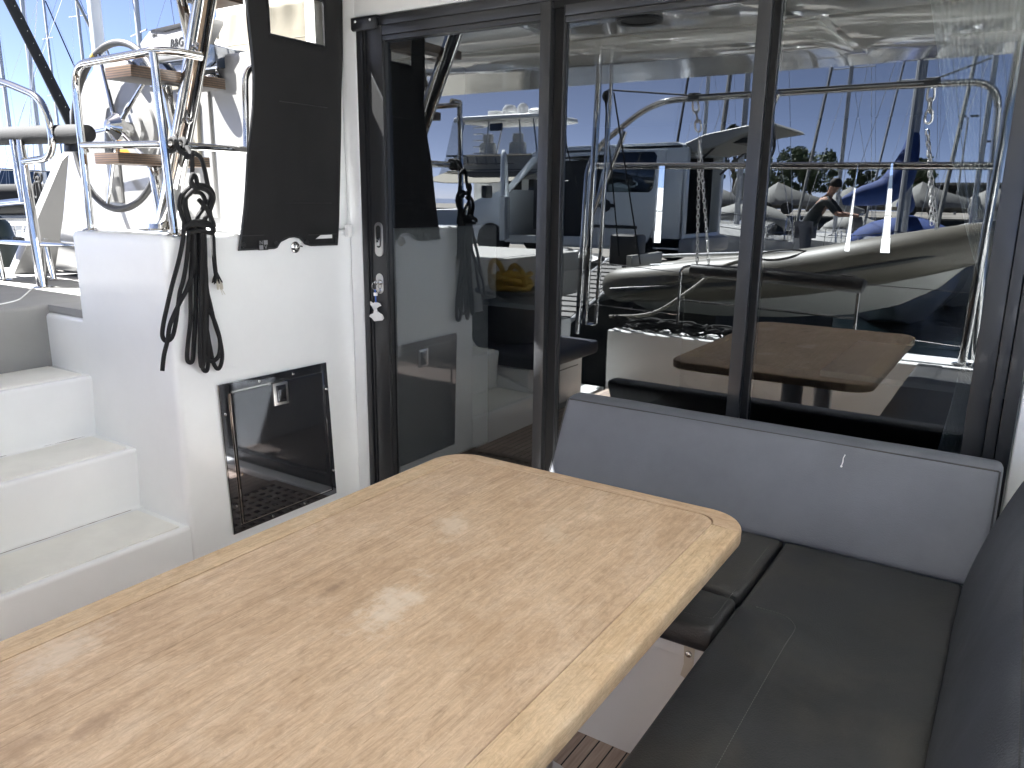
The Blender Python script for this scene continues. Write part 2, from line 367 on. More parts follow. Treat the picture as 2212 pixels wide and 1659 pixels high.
def thing(name, loc, label, cat, group=None):
    o = bpy.data.objects.new(name, None); SC.collection.objects.link(o); o.location = loc; o.empty_display_size = .1
    WLOC[o.name] = Vector(loc); return tag(o, label, cat, group)
def struct(o): o['kind'] = 'structure'; return o
def copy_tree(o, parent=None):
    c = o.copy(); SC.collection.objects.link(c)
    if parent: c.parent = parent
    for ch in list(o.children): copy_tree(ch, c)
    return c
def pillow(x, y, z, r, bulge=0, n=(14, 14, 5), fn=None, axis=2, both=False, wr=0):
    """rounded box with a bulging face; fn(Vector)->Vector deforms the result"""
    lo = Vector((x[0], y[0], z[0])); hi = Vector((x[1], y[1], z[1])); c = (lo+hi)/2; h = (hi-lo)/2; mb = MB()
    def smap(t):  # concentrate samples near edges
        return math.copysign(1-(1-abs(t))**1.7, t)
    def pt(u, v, w):
        q = Vector((u*h.x, v*h.y, w*h.z)); inn = Vector([max(-h[i]+r, min(h[i]-r, q[i])) for i in range(3)]); d = q-inn
        if d.length > 1e-9:
            cnt = sum(abs(d[i]) > 1e-9 for i in range(3))
            if cnt > 1: d = d.normalized()*r*max(abs(d[i])/r for i in range(3))
        q = inn+d; uvw = (u, v, w); o = [i for i in range(3) if i != axis]
        if uvw[axis] > .99 or (both and uvw[axis] < -.99) or True:
            s_ = max(0, (1-uvw[o[0]]**2))*max(0, (1-uvw[o[1]]**2)); sg = 1 if uvw[axis] > 0 else (-1 if both else 0)
            q[axis] += sg*bulge*s_**.6*abs(uvw[axis])
        p = c+q
        if wr: p[axis] += wr*mnoise.noise(Vector((p.x*5, p.y*5, p.z*5)))*(1 if uvw[axis] > .5 else .2)
        return fn(p) if fn else p
    N_ = n
    for ax in range(3):
        a, b = [i for i in range(3) if i != ax]
        for sg in (-1, 1):
            vs = []
            for i in range(N_[a]+1):
                for j in range(N_[b]+1):
                    q = [0, 0, 0]; q[ax] = sg; q[a] = smap(-1+2*i/N_[a]); q[b] = smap(-1+2*j/N_[b]); vs.append(pt(*q))
            m_ = N_[b]+1
            mb.add(vs, [(i*m_+j, (i+1)*m_+j, (i+1)*m_+j+1, i*m_+j+1) for i in range(N_[a]) for j in range(N_[b])])
    # weld
    b = bmesh.new(); vv = [b.verts.new(v) for v in mb.v]
    for f in mb.f: b.faces.new([vv[i] for i in f])
    bmesh.ops.remove_doubles(b, verts=b.verts[:], dist=.0004); bmesh.ops.recalc_face_normals(b, faces=b.faces[:])
    out = MB(); out.bm(b); return out
def text_mb(body, size, mtx, ext=.001, shear=0, align='CENTER'):
    cu = bpy.data.curves.new('t', 'FONT'); cu.body = body; cu.size = size; cu.extrude = ext; cu.shear = shear; cu.align_x = align; cu.align_y = 'CENTER'
    ob = bpy.data.objects.new('t', cu); SC.collection.objects.link(ob); dg = bpy.context.evaluated_depsgraph_get()
    me = bpy.data.meshes.new_from_object(ob.evaluated_get(dg)); mb = MB()
    mb.add([mtx @ v.co for v in me.vertices], [list(p.vertices) for p in me.polygons])
    bpy.data.objects.remove(ob); bpy.data.curves.remove(cu); bpy.data.meshes.remove(me); return mb
def frame(o, xd, yd):
    xd = Vector(xd).normalized(); zd = xd.cross(Vector(yd)).normalized(); yd = zd.cross(xd)
    m = Matrix((xd, yd, zd)).transposed().to_4x4(); m.translation = Vector(o); return m
def arc(c, r, a0, a1, n): return [(c[0]+r*math.cos(a0+(a1-a0)*k/n), c[1]+r*math.sin(a0+(a1-a0)*k/n)) for k in range(n+1)]
def rrect(x0, x1, y0, y1, r, n=8):
    return (arc((x1-r, y1-r), r, 0, math.pi/2, n)+arc((x0+r, y1-r), r, math.pi/2, math.pi, n)
            + arc((x0+r, y0+r), r, math.pi, 1.5*math.pi, n)+arc((x1-r, y0+r), r, 1.5*math.pi, 2*math.pi, n))
# ================================================================== THE BOAT'S COCKPIT (setting)
# floor
struct(MB().box((-2.66, -2.99, -.04), (.42, .02, 0)).build('floor', 'teak_deck'))
# left wall with the seat console behind the stairs
w = MB()
w.prism([(-3.62, 0), (-2.62, 0), (-2.625, 1.32), (-3.25, 1.32), (-3.25, .96), (-3.62, .96)], 1, -.955, 1.2, bev=.026, seg=4)
wall = struct(w.build('wall', 'gelcoat'))
def add_corner(mb, x, y, z0, z1, r): pass
# stairs
st = thing('staircase', (-3.0, -1.3, 0), 'white moulded staircase of three steps climbing from the cockpit floor to the side deck', 'stairs')
s = MB(); Y0, Y1 = -1.68, -.952
prof = [(-2.62, 0), (-2.62, .19), (-2.952, .197), (-2.935, .455), (-3.235, .462), (-3.215, .722), (-3.53, .728), (-3.53, .0)]
b = bmesh.new(); A = [b.verts.new((p[0], Y0, p[1])) for p in prof]; B = [b.verts.new((p[0], Y1, p[1])) for p in prof]
b.faces.new(A); b.faces.new(B[::-1])
for i in range(len(prof)): b.faces.new((A[i], B[i], B[(i+1) % len(prof)], A[(i+1) % len(prof)]))
bmesh.ops.recalc_face_normals(b, faces=b.faces[:])
ed = [e for e in b.edges if all(abs(v.co.z) > .01 for v in e.verts) and abs(e.verts[0].co.y-e.verts[1].co.y) > .5]
bmesh.ops.bevel(b, geom=ed, offset=.014, segments=3, profile=.5, affect='EDGES')
s.bm(b); s.build('riser', 'gelcoat', st)
for x0, x1, z in ((-2.935, -2.645, .1965), (-3.225, -2.963, .4635), (-3.515, -3.245, .731)):
    t = MB(); t.prism([(x0, z-.012), (x1, z-.012), (x1, z), (x0, z)], 1, Y0+.02, Y1-.03, bev=.003); t.build('tread', 'nonskid', st)
# worn caulk lines at the back of the treads
for x0, z in ((-2.943, .2015), (-3.231, .467)):
    t = MB(); pts = []
    for k in range(36):
        y = Y0+.03+(Y1-Y0-.08)*k/35; pts.append((x0+.003*mnoise.noise(Vector((y*9, z*7, 0))), y, z-.001))
    rad = [.0006+.0012*max(0, mnoise.noise(Vector((k*.7, z*30, 2)))+.15) for k in range(36)]
    t.tube(pts, rad, 5); t.build('caulk_line', 'wood_cabin', st)
# aft side of the stairwell
struct(MB().prism([(-3.62, 0), (-2.62, 0), (-2.62, .19), (-3.0, .3), (-3.25, .56), (-3.62, .9)], 1, -1.72, -1.684).build('stairwell_wall', 'gelcoat'))
# side deck
d = MB(); d.box((-5.5, -3.9, .60), (-3.532, 6.5, .995), bev=.018, seg=4); d.box((-3.535, -.940, .962), (-3.252, 1.2, .9945))
d.box((-5.5, -3.9, -.5), (-5.2, 6.5, .82)); struct(d.build('side_deck', 'nonskid_sun_dimmed'))
g = MB(); g.tube(bend([(-3.60, -3.4, .9965), (-3.60, -1.25, .9965), (-3.72, -.98, .9965), (-4.3, -.62, .9965)], .12), .004, 8); g.build('deck_seam', 'gelcoat').parent = None
struct(bpy.data.objects['deck_seam'])
# bulkhead round the doors
w = MB()
w.box((-2.68, .012, 0), (-2.532, .12, 2.45)); w.box((.028, .012, 0), (.42, .12, 2.36)); w.box((-2.532, .012, 2.209), (.028, .12, 2.45))
w.box((-3.68, .14, 1.3), (-2.66, .26, 2.45), bev=.01)
w.box((-2.72, -.14, 1.325), (-2.66, .012, 2.36), bev=.006)  # post added behind the curtain edge to stop a sun leak
struct(w.build('bulkhead_wall', 'gelcoat'))
sr = MB()   # raised moulding round the opening
sr.prism([(-2.62, .0), (-2.548, .0), (-2.548, 2.30), (-2.62, 2.30)], 1, -.016, .02, bev=.009, seg=3)
sr.prism([(-2.62, 2.214), (.12, 2.214), (.12, 2.30), (-2.62, 2.30)], 1, -.015, .019, bev=.009, seg=3)
sr.prism([(.044, .0), (.12, .0), (.12, 2.30), (.044, 2.30)], 1, -.016, .02, bev=.009, seg=3)
so = sr.build('wall_moulding', 'gelcoat'); struct(so)
struct(MB().box((-2.72, -.02, 0), (-2.678, .05, 2.4), bev=.006).build('wall_joint', 'gelcoat'))
struct(MB().tube([(-2.672, -.0245, .0), (-2.674, -.0245, 1.25)], .0016, 5).build('joint_line', 'leather_grey'))
# roof / hardtop with the opening over the helm stairs
poly = [(-5.5, -3.22), (-5.5, -1.32), (-2.50, -1.32), (-2.46, -1.28), (-2.46, -.66), (-2.50, -.62), (-2.68, -.62), (-2.68, .3), (.95, .3), (.95, -3.24)]
b = bmesh.new(); A = [b.verts.new((p[0], p[1], 2.36)) for p in poly]; B = [b.verts.new((p[0], p[1], 2.56)) for p in poly]
b.faces.new(A); b.faces.new(B[::-1])
for i in range(len(poly)): b.faces.new((A[i], B[i], B[(i+1) % len(poly)], A[(i+1) % len(poly)]))
bmesh.ops.recalc_face_normals(b, faces=b.faces[:]); bmesh.ops.bevel(b, geom=b.edges[:], offset=.035, segments=3, profile=.5, affect='EDGES')
rf = MB().bm(b)
rf.box((-.97, -3.05, 2.345), (.8, -1.62, 2.365), bev=.008)
rf.prism([(-4.5, -2.75), (-1.15, -2.75), (-1.03, -2.6), (-1.03, -1.7), (-1.9, -1.55), (-4.3, -1.55)], 2, 2.350, 2.365, bev=.006)
rf.box((-.5, -2.75, 2.335), (.25, -2.35, 2.352), bev=.006)
rf.box((-2.35, -1.2, 2.348), (-1.25, -.35, 2.364), bev=.008)
struct(rf.build('ceiling', 'gelcoat_ceiling'))
for nm, x, y, r in (('ceiling_light', -1.538, -2.111, .075), ('ceiling_light', -1.108, -1.452, .06), ('ceiling_light', -.40, -2.2, .06), ('ceiling_speaker', -1.776, -1.187, .12), ('ceiling_speaker', -.2, -1.2, .12)):
    is_l = nm == 'ceiling_light'
    lab = {(-1.538): 'round recessed light in the glossy white cockpit ceiling left of centre', (-1.108): 'round recessed light in the white ceiling nearest the sliding doors', (-.40): 'round recessed light in the white ceiling at the aft right',
           (-1.776): 'round speaker grille in the white ceiling by the left door leaf', (-.2): 'round speaker grille in the white ceiling by the right door leaf'}[x]
    t = thing(nm, (x, y, 2.345), lab, 'light' if is_l else 'speaker', 'round lights in the cockpit ceiling' if is_l else 'round speakers in the cockpit ceiling')
    MB().lathe([(r, 2.350), (r, 2.338), (r*.93, 2.332), (r*.75, 2.337), (r*.75, 2.344)], (x, y, 0), res=28).build('rim', 'steel_dull' if is_l else 'plastic_black', t)
    MB().lathe([(0, 2.342), (r*.75, 2.342), (r*.75, 2.347), (0, 2.347)], (x, y, 0), res=28).build('lens' if is_l else 'grille', 'plastic_white' if is_l else 'rubber', t)
# stern bulwark behind the table
bw = MB(); bw.box((-2.75, -3.36, -.5), (.42, -2.965, .45), bev=.018, seg=3); bw.box((-3.75, -3.36, -.5), (-3.3, -2.965, .45), bev=.018)
pf = MB(); pf.box((-5.4, -3.3, -.4), (-3.62, -1.75, .44), bev=.03); struct(pf.build('stern_platform', 'nonskid_sun_dimmed')); bw.box((-3.5, -2.96, -.3), (-2.76, -2.51, -.03))
struct(bw.build('stern_bulwark', 'gelcoat'))
t = MB(); t.prism([(-5.3, .2), (-3.80, .2), (-3.78, .62), (-3.84, .74), (-3.98, .795), (-4.7, .81), (-5.3, .80)], 1, -3.72, -3.56, bev=.02); t.build('stern_moulding', 'gelcoat').parent = None; struct(bpy.data.objects['stern_moulding'])
for x, z in ((-1.97, .17), (-1.43, .145)):
    t = MB(); q = (x, -2.955, z); t.lathe([(.118, 0), (.118, .006), (.108, .010), (.103, .006), (0, .006)], (x, -2.966, z), (0, 1, 0), 36)
    t.box((x-.02, -2.96, z-.045), (x+.025, -2.955, z-.038), rot=Matrix.Rotation(.5, 3, 'Y')); t.box((x-.03, -2.96, z-.05), (x-.02, -2.955, z-.02), rot=Matrix.Rotation(-.4, 3, 'Y'))
    t.lathe([(.012, 0), (.008, .004), (0, .004)], (x, -2.958, z+.05), (0, 1, 0), 12)
    o = t.build('inspection_cover', 'gelcoat')
    tag(o, 'round white inspection cover on the stern bulwark, '+('left' if x < -1.6 else 'right')+' one of two', 'cover', 'round covers on the stern bulwark')
struct(MB().box((.26, -3.3, 0), (.42, .0, .90), bev=.02).build('right_coaming', 'gelcoat'))
r_ = MB(); r_.box((.42, -3.9, -.5), (1.75, 6.5, .86), bev=.02); r_.box((.2, -5.6, -.5), (1.7, -3.36, .30), bev=.05); struct(r_.build('right_deck', 'gelcoat'))

# ================================================================== SLIDING DOORS
sd = thing('sliding_door', (-1.25, 0, 0), 'wide black framed sliding glass doors of the saloon mirroring the marina', 'door')
f = MB()
f.box((-2.545, -.014, 0), (-2.512, .06, 2.207), bev=.002); f.box((-2.509, -.006, 0), (-2.470, .06, 2.167)); f.box((-2.500, -.012, 0), (-2.494, .0, 2.167))
f.box((-2.545, -.022, 2.170), (.04, .06, 2.207), bev=.002); f.box((-2.47, -.0, 0), (.04, .06, .045))
f.box((-.028, -.022, 0), (.001, .06, 2.17), bev=.002); f.box((.004, -.030, 0), (.04, .06, 2.17), bev=.003)
f.build('frame', 'black_alu', sd)
f = MB(); f.box((-2.52, .01, .03), (-2.44, .055, 2.18)); f.box((-1.562, .004, .04), (-1.512, .03, 2.16)); f.box((-.772, .002, .04), (-.742, .03, 2.16)); f.box((-2.45, -.012, 2.145), (.03, .02, 2.175))
f.build('seal', 'black_gap', sd)
def leaf(x0, x1, gx0, gx1, gz0, gz1, yf, top=2.167):
    L_ = MB(); L_.box((x0, yf, .03), (gx0, .012, top), bev=.003); L_.box((gx1, yf, .03), (x1, .012, top), bev=.003)
    L_.box((gx0, yf+.002, gz1+.028), (gx1, .010, top), bev=.0015); L_.box((gx0, yf+.004, gz1+.006), (gx1, .010, gz1+.026), bev=.0015); L_.box((gx0, yf+.002, .03), (gx1, .010, gz0-.004), bev=.002)
    L_.box((gx0-.001, yf+.012, gz0-.006), (gx0+.006, .011, gz1+.006)); 
    o = L_.build('leaf', 'black_alu', sd)
    gls = MB(); gls.add([(gx0-.004, .000, gz0-.01), (gx1+.004, .000, gz0-.01), (gx1+.004, .000, gz1+.01), (gx0-.004, .000, gz1+.01)], [(0, 1, 2, 3)])
    gls.add([(gx0-.004, .008, gz0-.01), (gx1+.004, .008, gz0-.01), (gx1+.004, .008, gz1+.01), (gx0-.004, .008, gz1+.01)], [(3, 2, 1, 0)])
    p = gls.build('pane', ['door_glass', 'back_glass'], o); p.data.polygons[1].material_index = 1
    p.matrix_parent_inverse = Matrix.Identity(4)
    return o
leaf(-2.466, -1.562, -2.384, -1.606, .085, 2.101, -.030)
leaf(-1.513, -.768, -1.510, -.812, .085, 2.086, -.018, top=2.15)
leaf(-.742, -.030, -.739, -.086, .085, 2.079, -.010, top=2.15)
# top corner bracket, handle, lock
t = MB(); t.prism([(-2.548, 2.206), (-2.402, 2.206), (-2.402, 2.163), (-2.41, 2.155), (-2.54, 2.155), (-2.548, 2.163)], 1, -.040, -.032, bev=.001); t.box((-2.548, -.04, 2.2), (-2.402, .0, 2.208))
t.build('corner_bracket', 'black_alu', sd)
t = MB()
for x in (-2.522, -2.437): t.lathe([(.0055, 0), (.005, .003), (0, .0035)], (x, -.0395, 2.192), (0, -1, 0), 12)
t.build('rivet', 'plastic_white', sd)
def slot(x, z, w_, h_): return rrect(x-w_/2, x+w_/2, z-h_/2, z+h_/2, w_/2-.0005, 8)
t = MB(); t.prism(slot(-2.427, 1.285, .047, .15), 1, -.0345, -.029, bev=.0012); h_ = t.build('handle', 'steel_dull', sd)
t = MB(); t.prism(slot(-2.427, 1.297, .027, .098), 1, -.0355, -.0343); t2 = t.build('recess', 'black_gap', h_); t2.matrix_parent_inverse = Matrix.Identity(4)
t = MB(); t.box((-2.436, -.040, 1.255), (-2.418, -.0345, 1.292), bev=.002); t2 = t.build('latch', 'steel', h_); t2.matrix_parent_inverse = Matrix.Identity(4)
t = MB(); t.prism(slot(-2.427, 1.088, .045, .092), 1, -.0345, -.029, bev=.0012); t.lathe([(.012, 0), (.012, .009), (.009, .011), (0, .011)], (-2.427, -.034, 1.094), (0, -1, 0), 16); t.build('lock', 'steel', sd)
# keys hanging from the lock
k = thing('key_ring', (-2.43, -.045, 1.09), 'small key with blue tag and white figure shaped fob hanging from the door lock', 'keys')
t = MB(); t.box((-2.437, -.060, 1.088), (-2.417, -.046, 1.100), bev=.003); t.lathe([(.010, -.0012), (.010, .0012), (0, .0012)], (-2.427, -.056, 1.094), (1, 0, 0), 14); t.build('key', 'steel', k)
ring = [(-2.443+.015*math.cos(a), -.052, 1.077+.017*math.sin(a)) for a in [2*math.pi*i/20 for i in range(20)]]
MB().tube(ring, .0014, 6, closed=True).build('ring', 'steel', k)
t = MB(); t.tube([(-2.441, -.051, 1.062), (-2.440, -.050, 1.04), (-2.440, -.049, 1.0)], .003, 8); t.build('cord', 'plastic_blue', k)
MB().lathe([(.009, 0), (.0095, .002), (.0095, .012), (.009, .014)], (-2.440, -.050, 1.034), (0, 0, 1), 14).build('bead', 'plastic_white', k)
fob = [(-2.474, 1.006), (-2.455, .998), (-2.445, 1.006), (-2.418, 1.002), (-2.408, .990), (-2.425, .984), (-2.436, .976), (-2.434, .964), (-2.420, .958), (-2.402, .950), (-2.394, .935), (-2.404, .924), (-2.430, .920), (-2.452, .916), (-2.462, .926), (-2.482, .936), (-2.474, .946), (-2.456, .952), (-2.452, .966), (-2.462, .980), (-2.472, .990)]
t = MB(); t.prism([(x*1.0, z) for x, z in fob], 1, -.052, -.046, bev=.0015); t.build('fob', 'plastic_white', k)

# ---- inside the saloon, seen dimly through the glass
ins = MB(); X0, X1, Y2, Z1 = -3.66, 1.2, 4.5, 2.15
ins.box((X0, .13, -.02), (X1, Y2, 0)); ins.box((X0, .13, Z1), (X1, Y2, Z1+.05)); ins.box((X1, .13, 0), (X1+.05, Y2, Z1)); ins.box((.42, .125, 0), (X1, .14, Z1)); ins.box((X0-.05, .9, 0), (X0, Y2, Z1))
ins.box((-2.68, .262, 0), (-2.64, .9, Z1)); ins.box((X0, .88, 0), (-2.64, .9, Z1))
# forward wall with slim windows between the blinds
zs0, zs1 = 1.07, 1.79
wins = [(-3.056, -2.975, -3.044, -2.972), (-1.306, -1.264, -1.277, -1.270), (-1.026, -.950, -1.026, -1.006)]
ins.box((X0, Y2, 0), (X1, Y2+.04, zs0)); ins.box((X0, Y2, zs1), (X1, Y2+.04, Z1))
prev = (X0, X0)
for a0, a1, b0, b1 in wins+[(X1, X1, X1, X1)]:
    ins.add([(prev[0], Y2, zs0), (a0, Y2, zs0), (b0, Y2, zs1), (prev[1], Y2, zs1), (prev[0], Y2+.04, zs0), (a0, Y2+.04, zs0), (b0, Y2+.04, zs1), (prev[1], Y2+.04, zs1)], [(0, 1, 2, 3), (7, 6, 5, 4), (0, 4, 5, 1), (3, 2, 6, 7), (1, 5, 6, 2), (0, 3, 7, 4)])
    prev = (a1, b1)
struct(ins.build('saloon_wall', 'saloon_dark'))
struct(MB().box((-5.0, 4.6, .6), (2.0, 9.5, 1.0)).build('foredeck', 'gelcoat'))
nb = thing('moored_cruiser', (-2.5, 13, 0), 'white cabin cruiser ahead of the bow glimpsed through the saloon windows', 'boat')
t = MB(); t.prism([(-9, .1), (3.5, .1), (4, 1.25), (-9.5, 1.25)], 1, 12, 16, bev=.1); t.build('hull', 'hull_white', nb); t = MB(); t.box((-7, 12.4, 1.25), (1.5, 15, 1.72), bev=.1); t.build('cabin', 'hull_white', nb)
t = thing('galley_counter', (-2.6, 1.6, 0), 'pale galley counter inside the saloon behind the left glass door', 'counter')
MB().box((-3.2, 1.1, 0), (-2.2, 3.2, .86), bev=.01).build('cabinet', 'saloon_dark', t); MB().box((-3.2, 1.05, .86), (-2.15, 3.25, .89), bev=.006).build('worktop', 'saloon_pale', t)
t = thing('saloon_table', (-.2, 1.7, 0), 'low saloon table with a pale edge inside behind the right glass', 'table')
MB().box((-.75, 1.2, .66), (.45, 2.2, .69), bev=.006).build('tabletop', 'saloon_pale', t); MB().lathe([(.06, 0), (.05, .66)], (-.15, 1.7, 0)).build('leg', 'alloy', t)
# gathered curtain behind the right hand pane
rows = [(2.07, -.345, -.06), (1.83, -.285, -.055), (1.59, -.225, -.05), (1.40, -.165, -.05), (1.25, -.11, -.045), (1.15, -.10, -.045), (.96, -.125, -.045), (.84, -.135, -.05), (.67, -.155, -.055), (.40, -.19, -.055), (.12, -.22, -.055)]
c = MB(); NC = 68; vs = []
for z, a, bb in rows:
    for i in range(NC+1):
        t_ = i/NC; x = a+(bb-a)*t_; vs.append((x, .13+.011*math.sin(t_*NC*math.pi/2.0)+.01*mnoise.noise(Vector((t_*4, z, 0))), z))
c.add(vs, [(j*(NC+1)+i, j*(NC+1)+i+1, (j+1)*(NC+1)+i+1, (j+1)*(NC+1)+i) for j in range(len(rows)-1) for i in range(NC)])
cu = c.build('curtain', 'curtain_pale', sharp=80); tag(cu, 'pale pleated curtain gathered behind the right end of the glass doors', 'curtain')
sm = cu.modifiers.new('thick', 'SOLIDIFY'); sm.thickness = .002

# ================================================================== ACCESS HATCH in the left wall
ht = thing('access_hatch', (-2.618, -.48, .4), 'mirror polished dark hatch door set in the white wall beside the table', 'hatch')
X = -2.618
t = MB(); F0, F1 = [(-.779, .730), (-.206, .726), (-.176, .085), (-.756, .087)], [(-.734, .693), (-.231, .689), (-.205, .113), (-.716, .119)]
def quadframe(mb, o_, i_, x0, x1):
    for k_ in range(4):
        a, b_, c_, d_ = o_[k_], o_[(k_+1) % 4], i_[(k_+1) % 4], i_[k_]
        vs = [(x0, *a), (x0, *b_), (x0, *c_), (x0, *d_), (x1, *a), (x1, *b_), (x1, *c_), (x1, *d_)]
        mb.add(vs, [(0, 1, 2, 3), (7, 6, 5, 4), (0, 4, 5, 1), (2, 6, 7, 3)] + ([(1, 5, 6, 2), (3, 7, 4, 0)]))
ins_ = [(-.741, .698), (-.226, .694), (-.199, .107), (-.722, .112)]
quadframe(t, F0, ins_, X, X+.008); t.build('frame', 'hatch_mirror', ht)
t = MB(); vs = [(X-.003, *p) for p in [(-.782, .733), (-.203, .729), (-.173, .082), (-.759, .084)]]+[(X+.0045, *p) for p in [(-.782, .733), (-.203, .729), (-.173, .082), (-.759, .084)]]
t.add(vs, [(3, 2, 1, 0), (4, 5, 6, 7), (0, 1, 5, 4), (1, 2, 6, 5), (2, 3, 7, 6), (3, 0, 4, 7)]); t.build('backing', 'steel', ht)
dp = [(-.722, .688), (-.233, .685), (-.207, .117), (-.704, .122)]
t = MB(); vs = [(X+.004, *p) for p in dp]+[(X+.0105, *p) for p in dp]
t.add(vs, [(3, 2, 1, 0), (4, 5, 6, 7), (0, 1, 5, 4), (1, 2, 6, 5), (2, 3, 7, 6), (3, 0, 4, 7)]); dr = t.build('hatch_door', 'hatch_mirror', ht)
t = MB(); t.tube([(X+.008, -.731, .69), (X+.008, -.712, .118)], .0035, 8); t.build('hinge', 'steel', dr).matrix_parent_inverse = Matrix.Identity(4)
t = MB(); vs = [(X+.0105, -.519, .690), (X+.0105, -.440, .688), (X+.0105, -.436, .588), (X+.0105, -.514, .591)]
t.prism([(-.517, .591), (-.438, .589), (-.441, .688), (-.519, .690)], 0, X+.010, X+.016, bev=.003)
lt = t.build('latch', 'steel_dull', dr); lt.matrix_parent_inverse = Matrix.Identity(4)
t = MB(); t.prism([(-.503, .604), (-.452, .602), (-.454, .677), (-.506, .679)], 0, X+.0155, X+.0175, bev=.001); t.prism([(-.498, .628), (-.457, .626), (-.459, .671), (-.501, .673)], 0, X+.017, X+.020, bev=.002)
o = t.build('latch_tongue', 'hatch_mirror', lt)
for y, z in ((-.583, .714), (-.402, .712), (-.759, .61), (-.213, .608), (-.190, .205), (-.738, .208), (-.557, .098), (-.376, .098)):
    MB().lathe([(.007, 0), (.0065, .002), (.004, .003), (.003, .0015), (0, .0015)], (X+.008, y, z), (1, 0, 0), 14).build('screw', 'steel', ht)

gr = MB(); gx0, gx1, gy0, gy1 = -2.59, -2.12, -.90, -.15
for i in range(10): x = gx0+(gx1-gx0)*i/9; gr.box((x-.0125, gy0, .004), (x+.0125, gy1, .022))
for i in range(15): y = gy0+(gy1-gy0)*i/14; gr.box((gx0, y-.013, .004), (gx1, y+.013, .0205))
gr.box((gx0-.02, gy0-.03, .003), (gx0+.014, gy1+.03, .024)); gr.box((gx1-.014, gy0-.03, .003), (gx1+.03, gy1+.03, .024)); gr.box((gx0+.014, gy0-.03, .0031), (gx1-.014, gy0+.014, .0238)); gr.box((gx0+.014, gy1-.014, .0031), (gx1-.014, gy1+.03, .0238))
struct(MB().box((-2.53, -.115, .001), (-1.47, -.036, .034), bev=.01, seg=3).build('door_sill', 'gelcoat'))
mat('teak_grate', (.25, .19, .15), .7, var=.25, vs=12, stretch=(1, 6, 1)); tag(gr.build('floor_grating', 'teak_grate'), 'teak floor grating with square holes lying before the hatch', 'grating')
# ================================================================== TABLE
tb = thing('cockpit_table', (-.93, -1.6, 0), 'weathered brown wooden cockpit table with rounded corners', 'table')
TX0, TX1, TY0, TY1, TZ = -1.385, -.470, -2.42, -.842, .72
t = MB(); t.prism(rrect(TX0+.0712, TX1-.0712, TY0+.0612, TY1-.0532, .050, 8), 2, .682, TZ-.0002, bev=.0012, seg=1); t.build('tabletop', 'table_top', tb)
cr_o = .105; cr_i = .045; J = .10; g_ = .0008
yo, yi = TY1, TY1-.051; xo, xi = TX1, TX1-.069; xl, xli = TX0, TX0+.069
def border(pairs, m):
    rings = []
    for (ox, oy), (ix, iy) in pairs:
        d = Vector((ox-ix, oy-iy)).normalized(); q = lambda k_, z: (ox-d.x*k_, oy-d.y*k_, z)
        rings.append([q(.006, .680), q(.0015, .6815), q(0, .686), q(0, .711), q(.0012, .7155), q(.004, .7188), q(.008, TZ), (ix, iy, TZ), (ix, iy, .680)])
    MB().loft(rings).build('border', m, tb, sharp=50)
border([((xo, TY0+J), (xi, TY0+J)), ((xo, TY1-J-g_), (xi, TY1-J-g_))], 'table_trim_y')
border([((xl, TY0+J), (xli, TY0+J)), ((xl, TY1-J-g_), (xli, TY1-J-g_))], 'table_trim_y')
NA = 12
oc = [(xl, TY1-J)]+arc((xl+cr_o, yo-cr_o), cr_o, math.pi, math.pi/2, NA)+arc((xo-cr_o, yo-cr_o), cr_o, math.pi/2, 0, NA)+[(xo, TY1-J)]
ic = [(xli, TY1-J)]+arc((xli+cr_i, yi-cr_i), cr_i, math.pi, math.pi/2, NA)+arc((xi-cr_i, yi-cr_i), cr_i, math.pi/2, 0, NA)+[(xi, TY1-J)]
oc[1] = (xl, yo-cr_o+.0); pr = list(zip(oc, ic))[1:-1]
border(pr, 'table_trim_x'); border([((a_[0], TY0+TY1-a_[1]), (b_[0], TY0+TY1-b_[1])) for a_, b_ in pr], 'table_trim_x')
for x, y in ((-.87, -1.2), (-.86, -1.9)):
    MB().lathe([(.11, .0), (.11, .012), (.055, .02), (.05, .66), (.09, .668), (.09, .68)], (x, y, 0), res=28).build('leg', 'alloy', tb)

# ================================================================== BENCHES
bn = thing('door_bench', (-1.0, -.6, 0), 'white moulded bench base along the glass doors under the table end', 'bench')
t = MB(); t.box((-1.46, -.935, 0), (-.02, -.1, .352)); t.build('base', 'gelcoat', bn)
t = MB(); t.box((-1.46, -.950, .354), (-.02, -.1, .388), bev=.004); t.build('lip', 'gelcoat', bn)
t = MB(); t.prism([(-.580, .398), (-.552, .402), (-.553, .345), (-.566, .30), (-.584, .306), (-.577, .34)], 1, -.958, -.955); sp_ = t.build('strap', 'strap_cream', bn)
MB().lathe([(.009, 0), (.008, .004), (.004, .006), (0, .006)], (-.566, -.958, .372), (0, -1, 0), 14).build('snap', 'steel', bn)
bn2 = thing('side_bench', (-.1, -1.7, 0), 'white moulded bench base along the right side of the cockpit', 'bench')
t = MB(); t.box((-.40, -2.955, 0), (.255, -.96, .37), bev=.01); t.build('base', 'gelcoat', bn2)
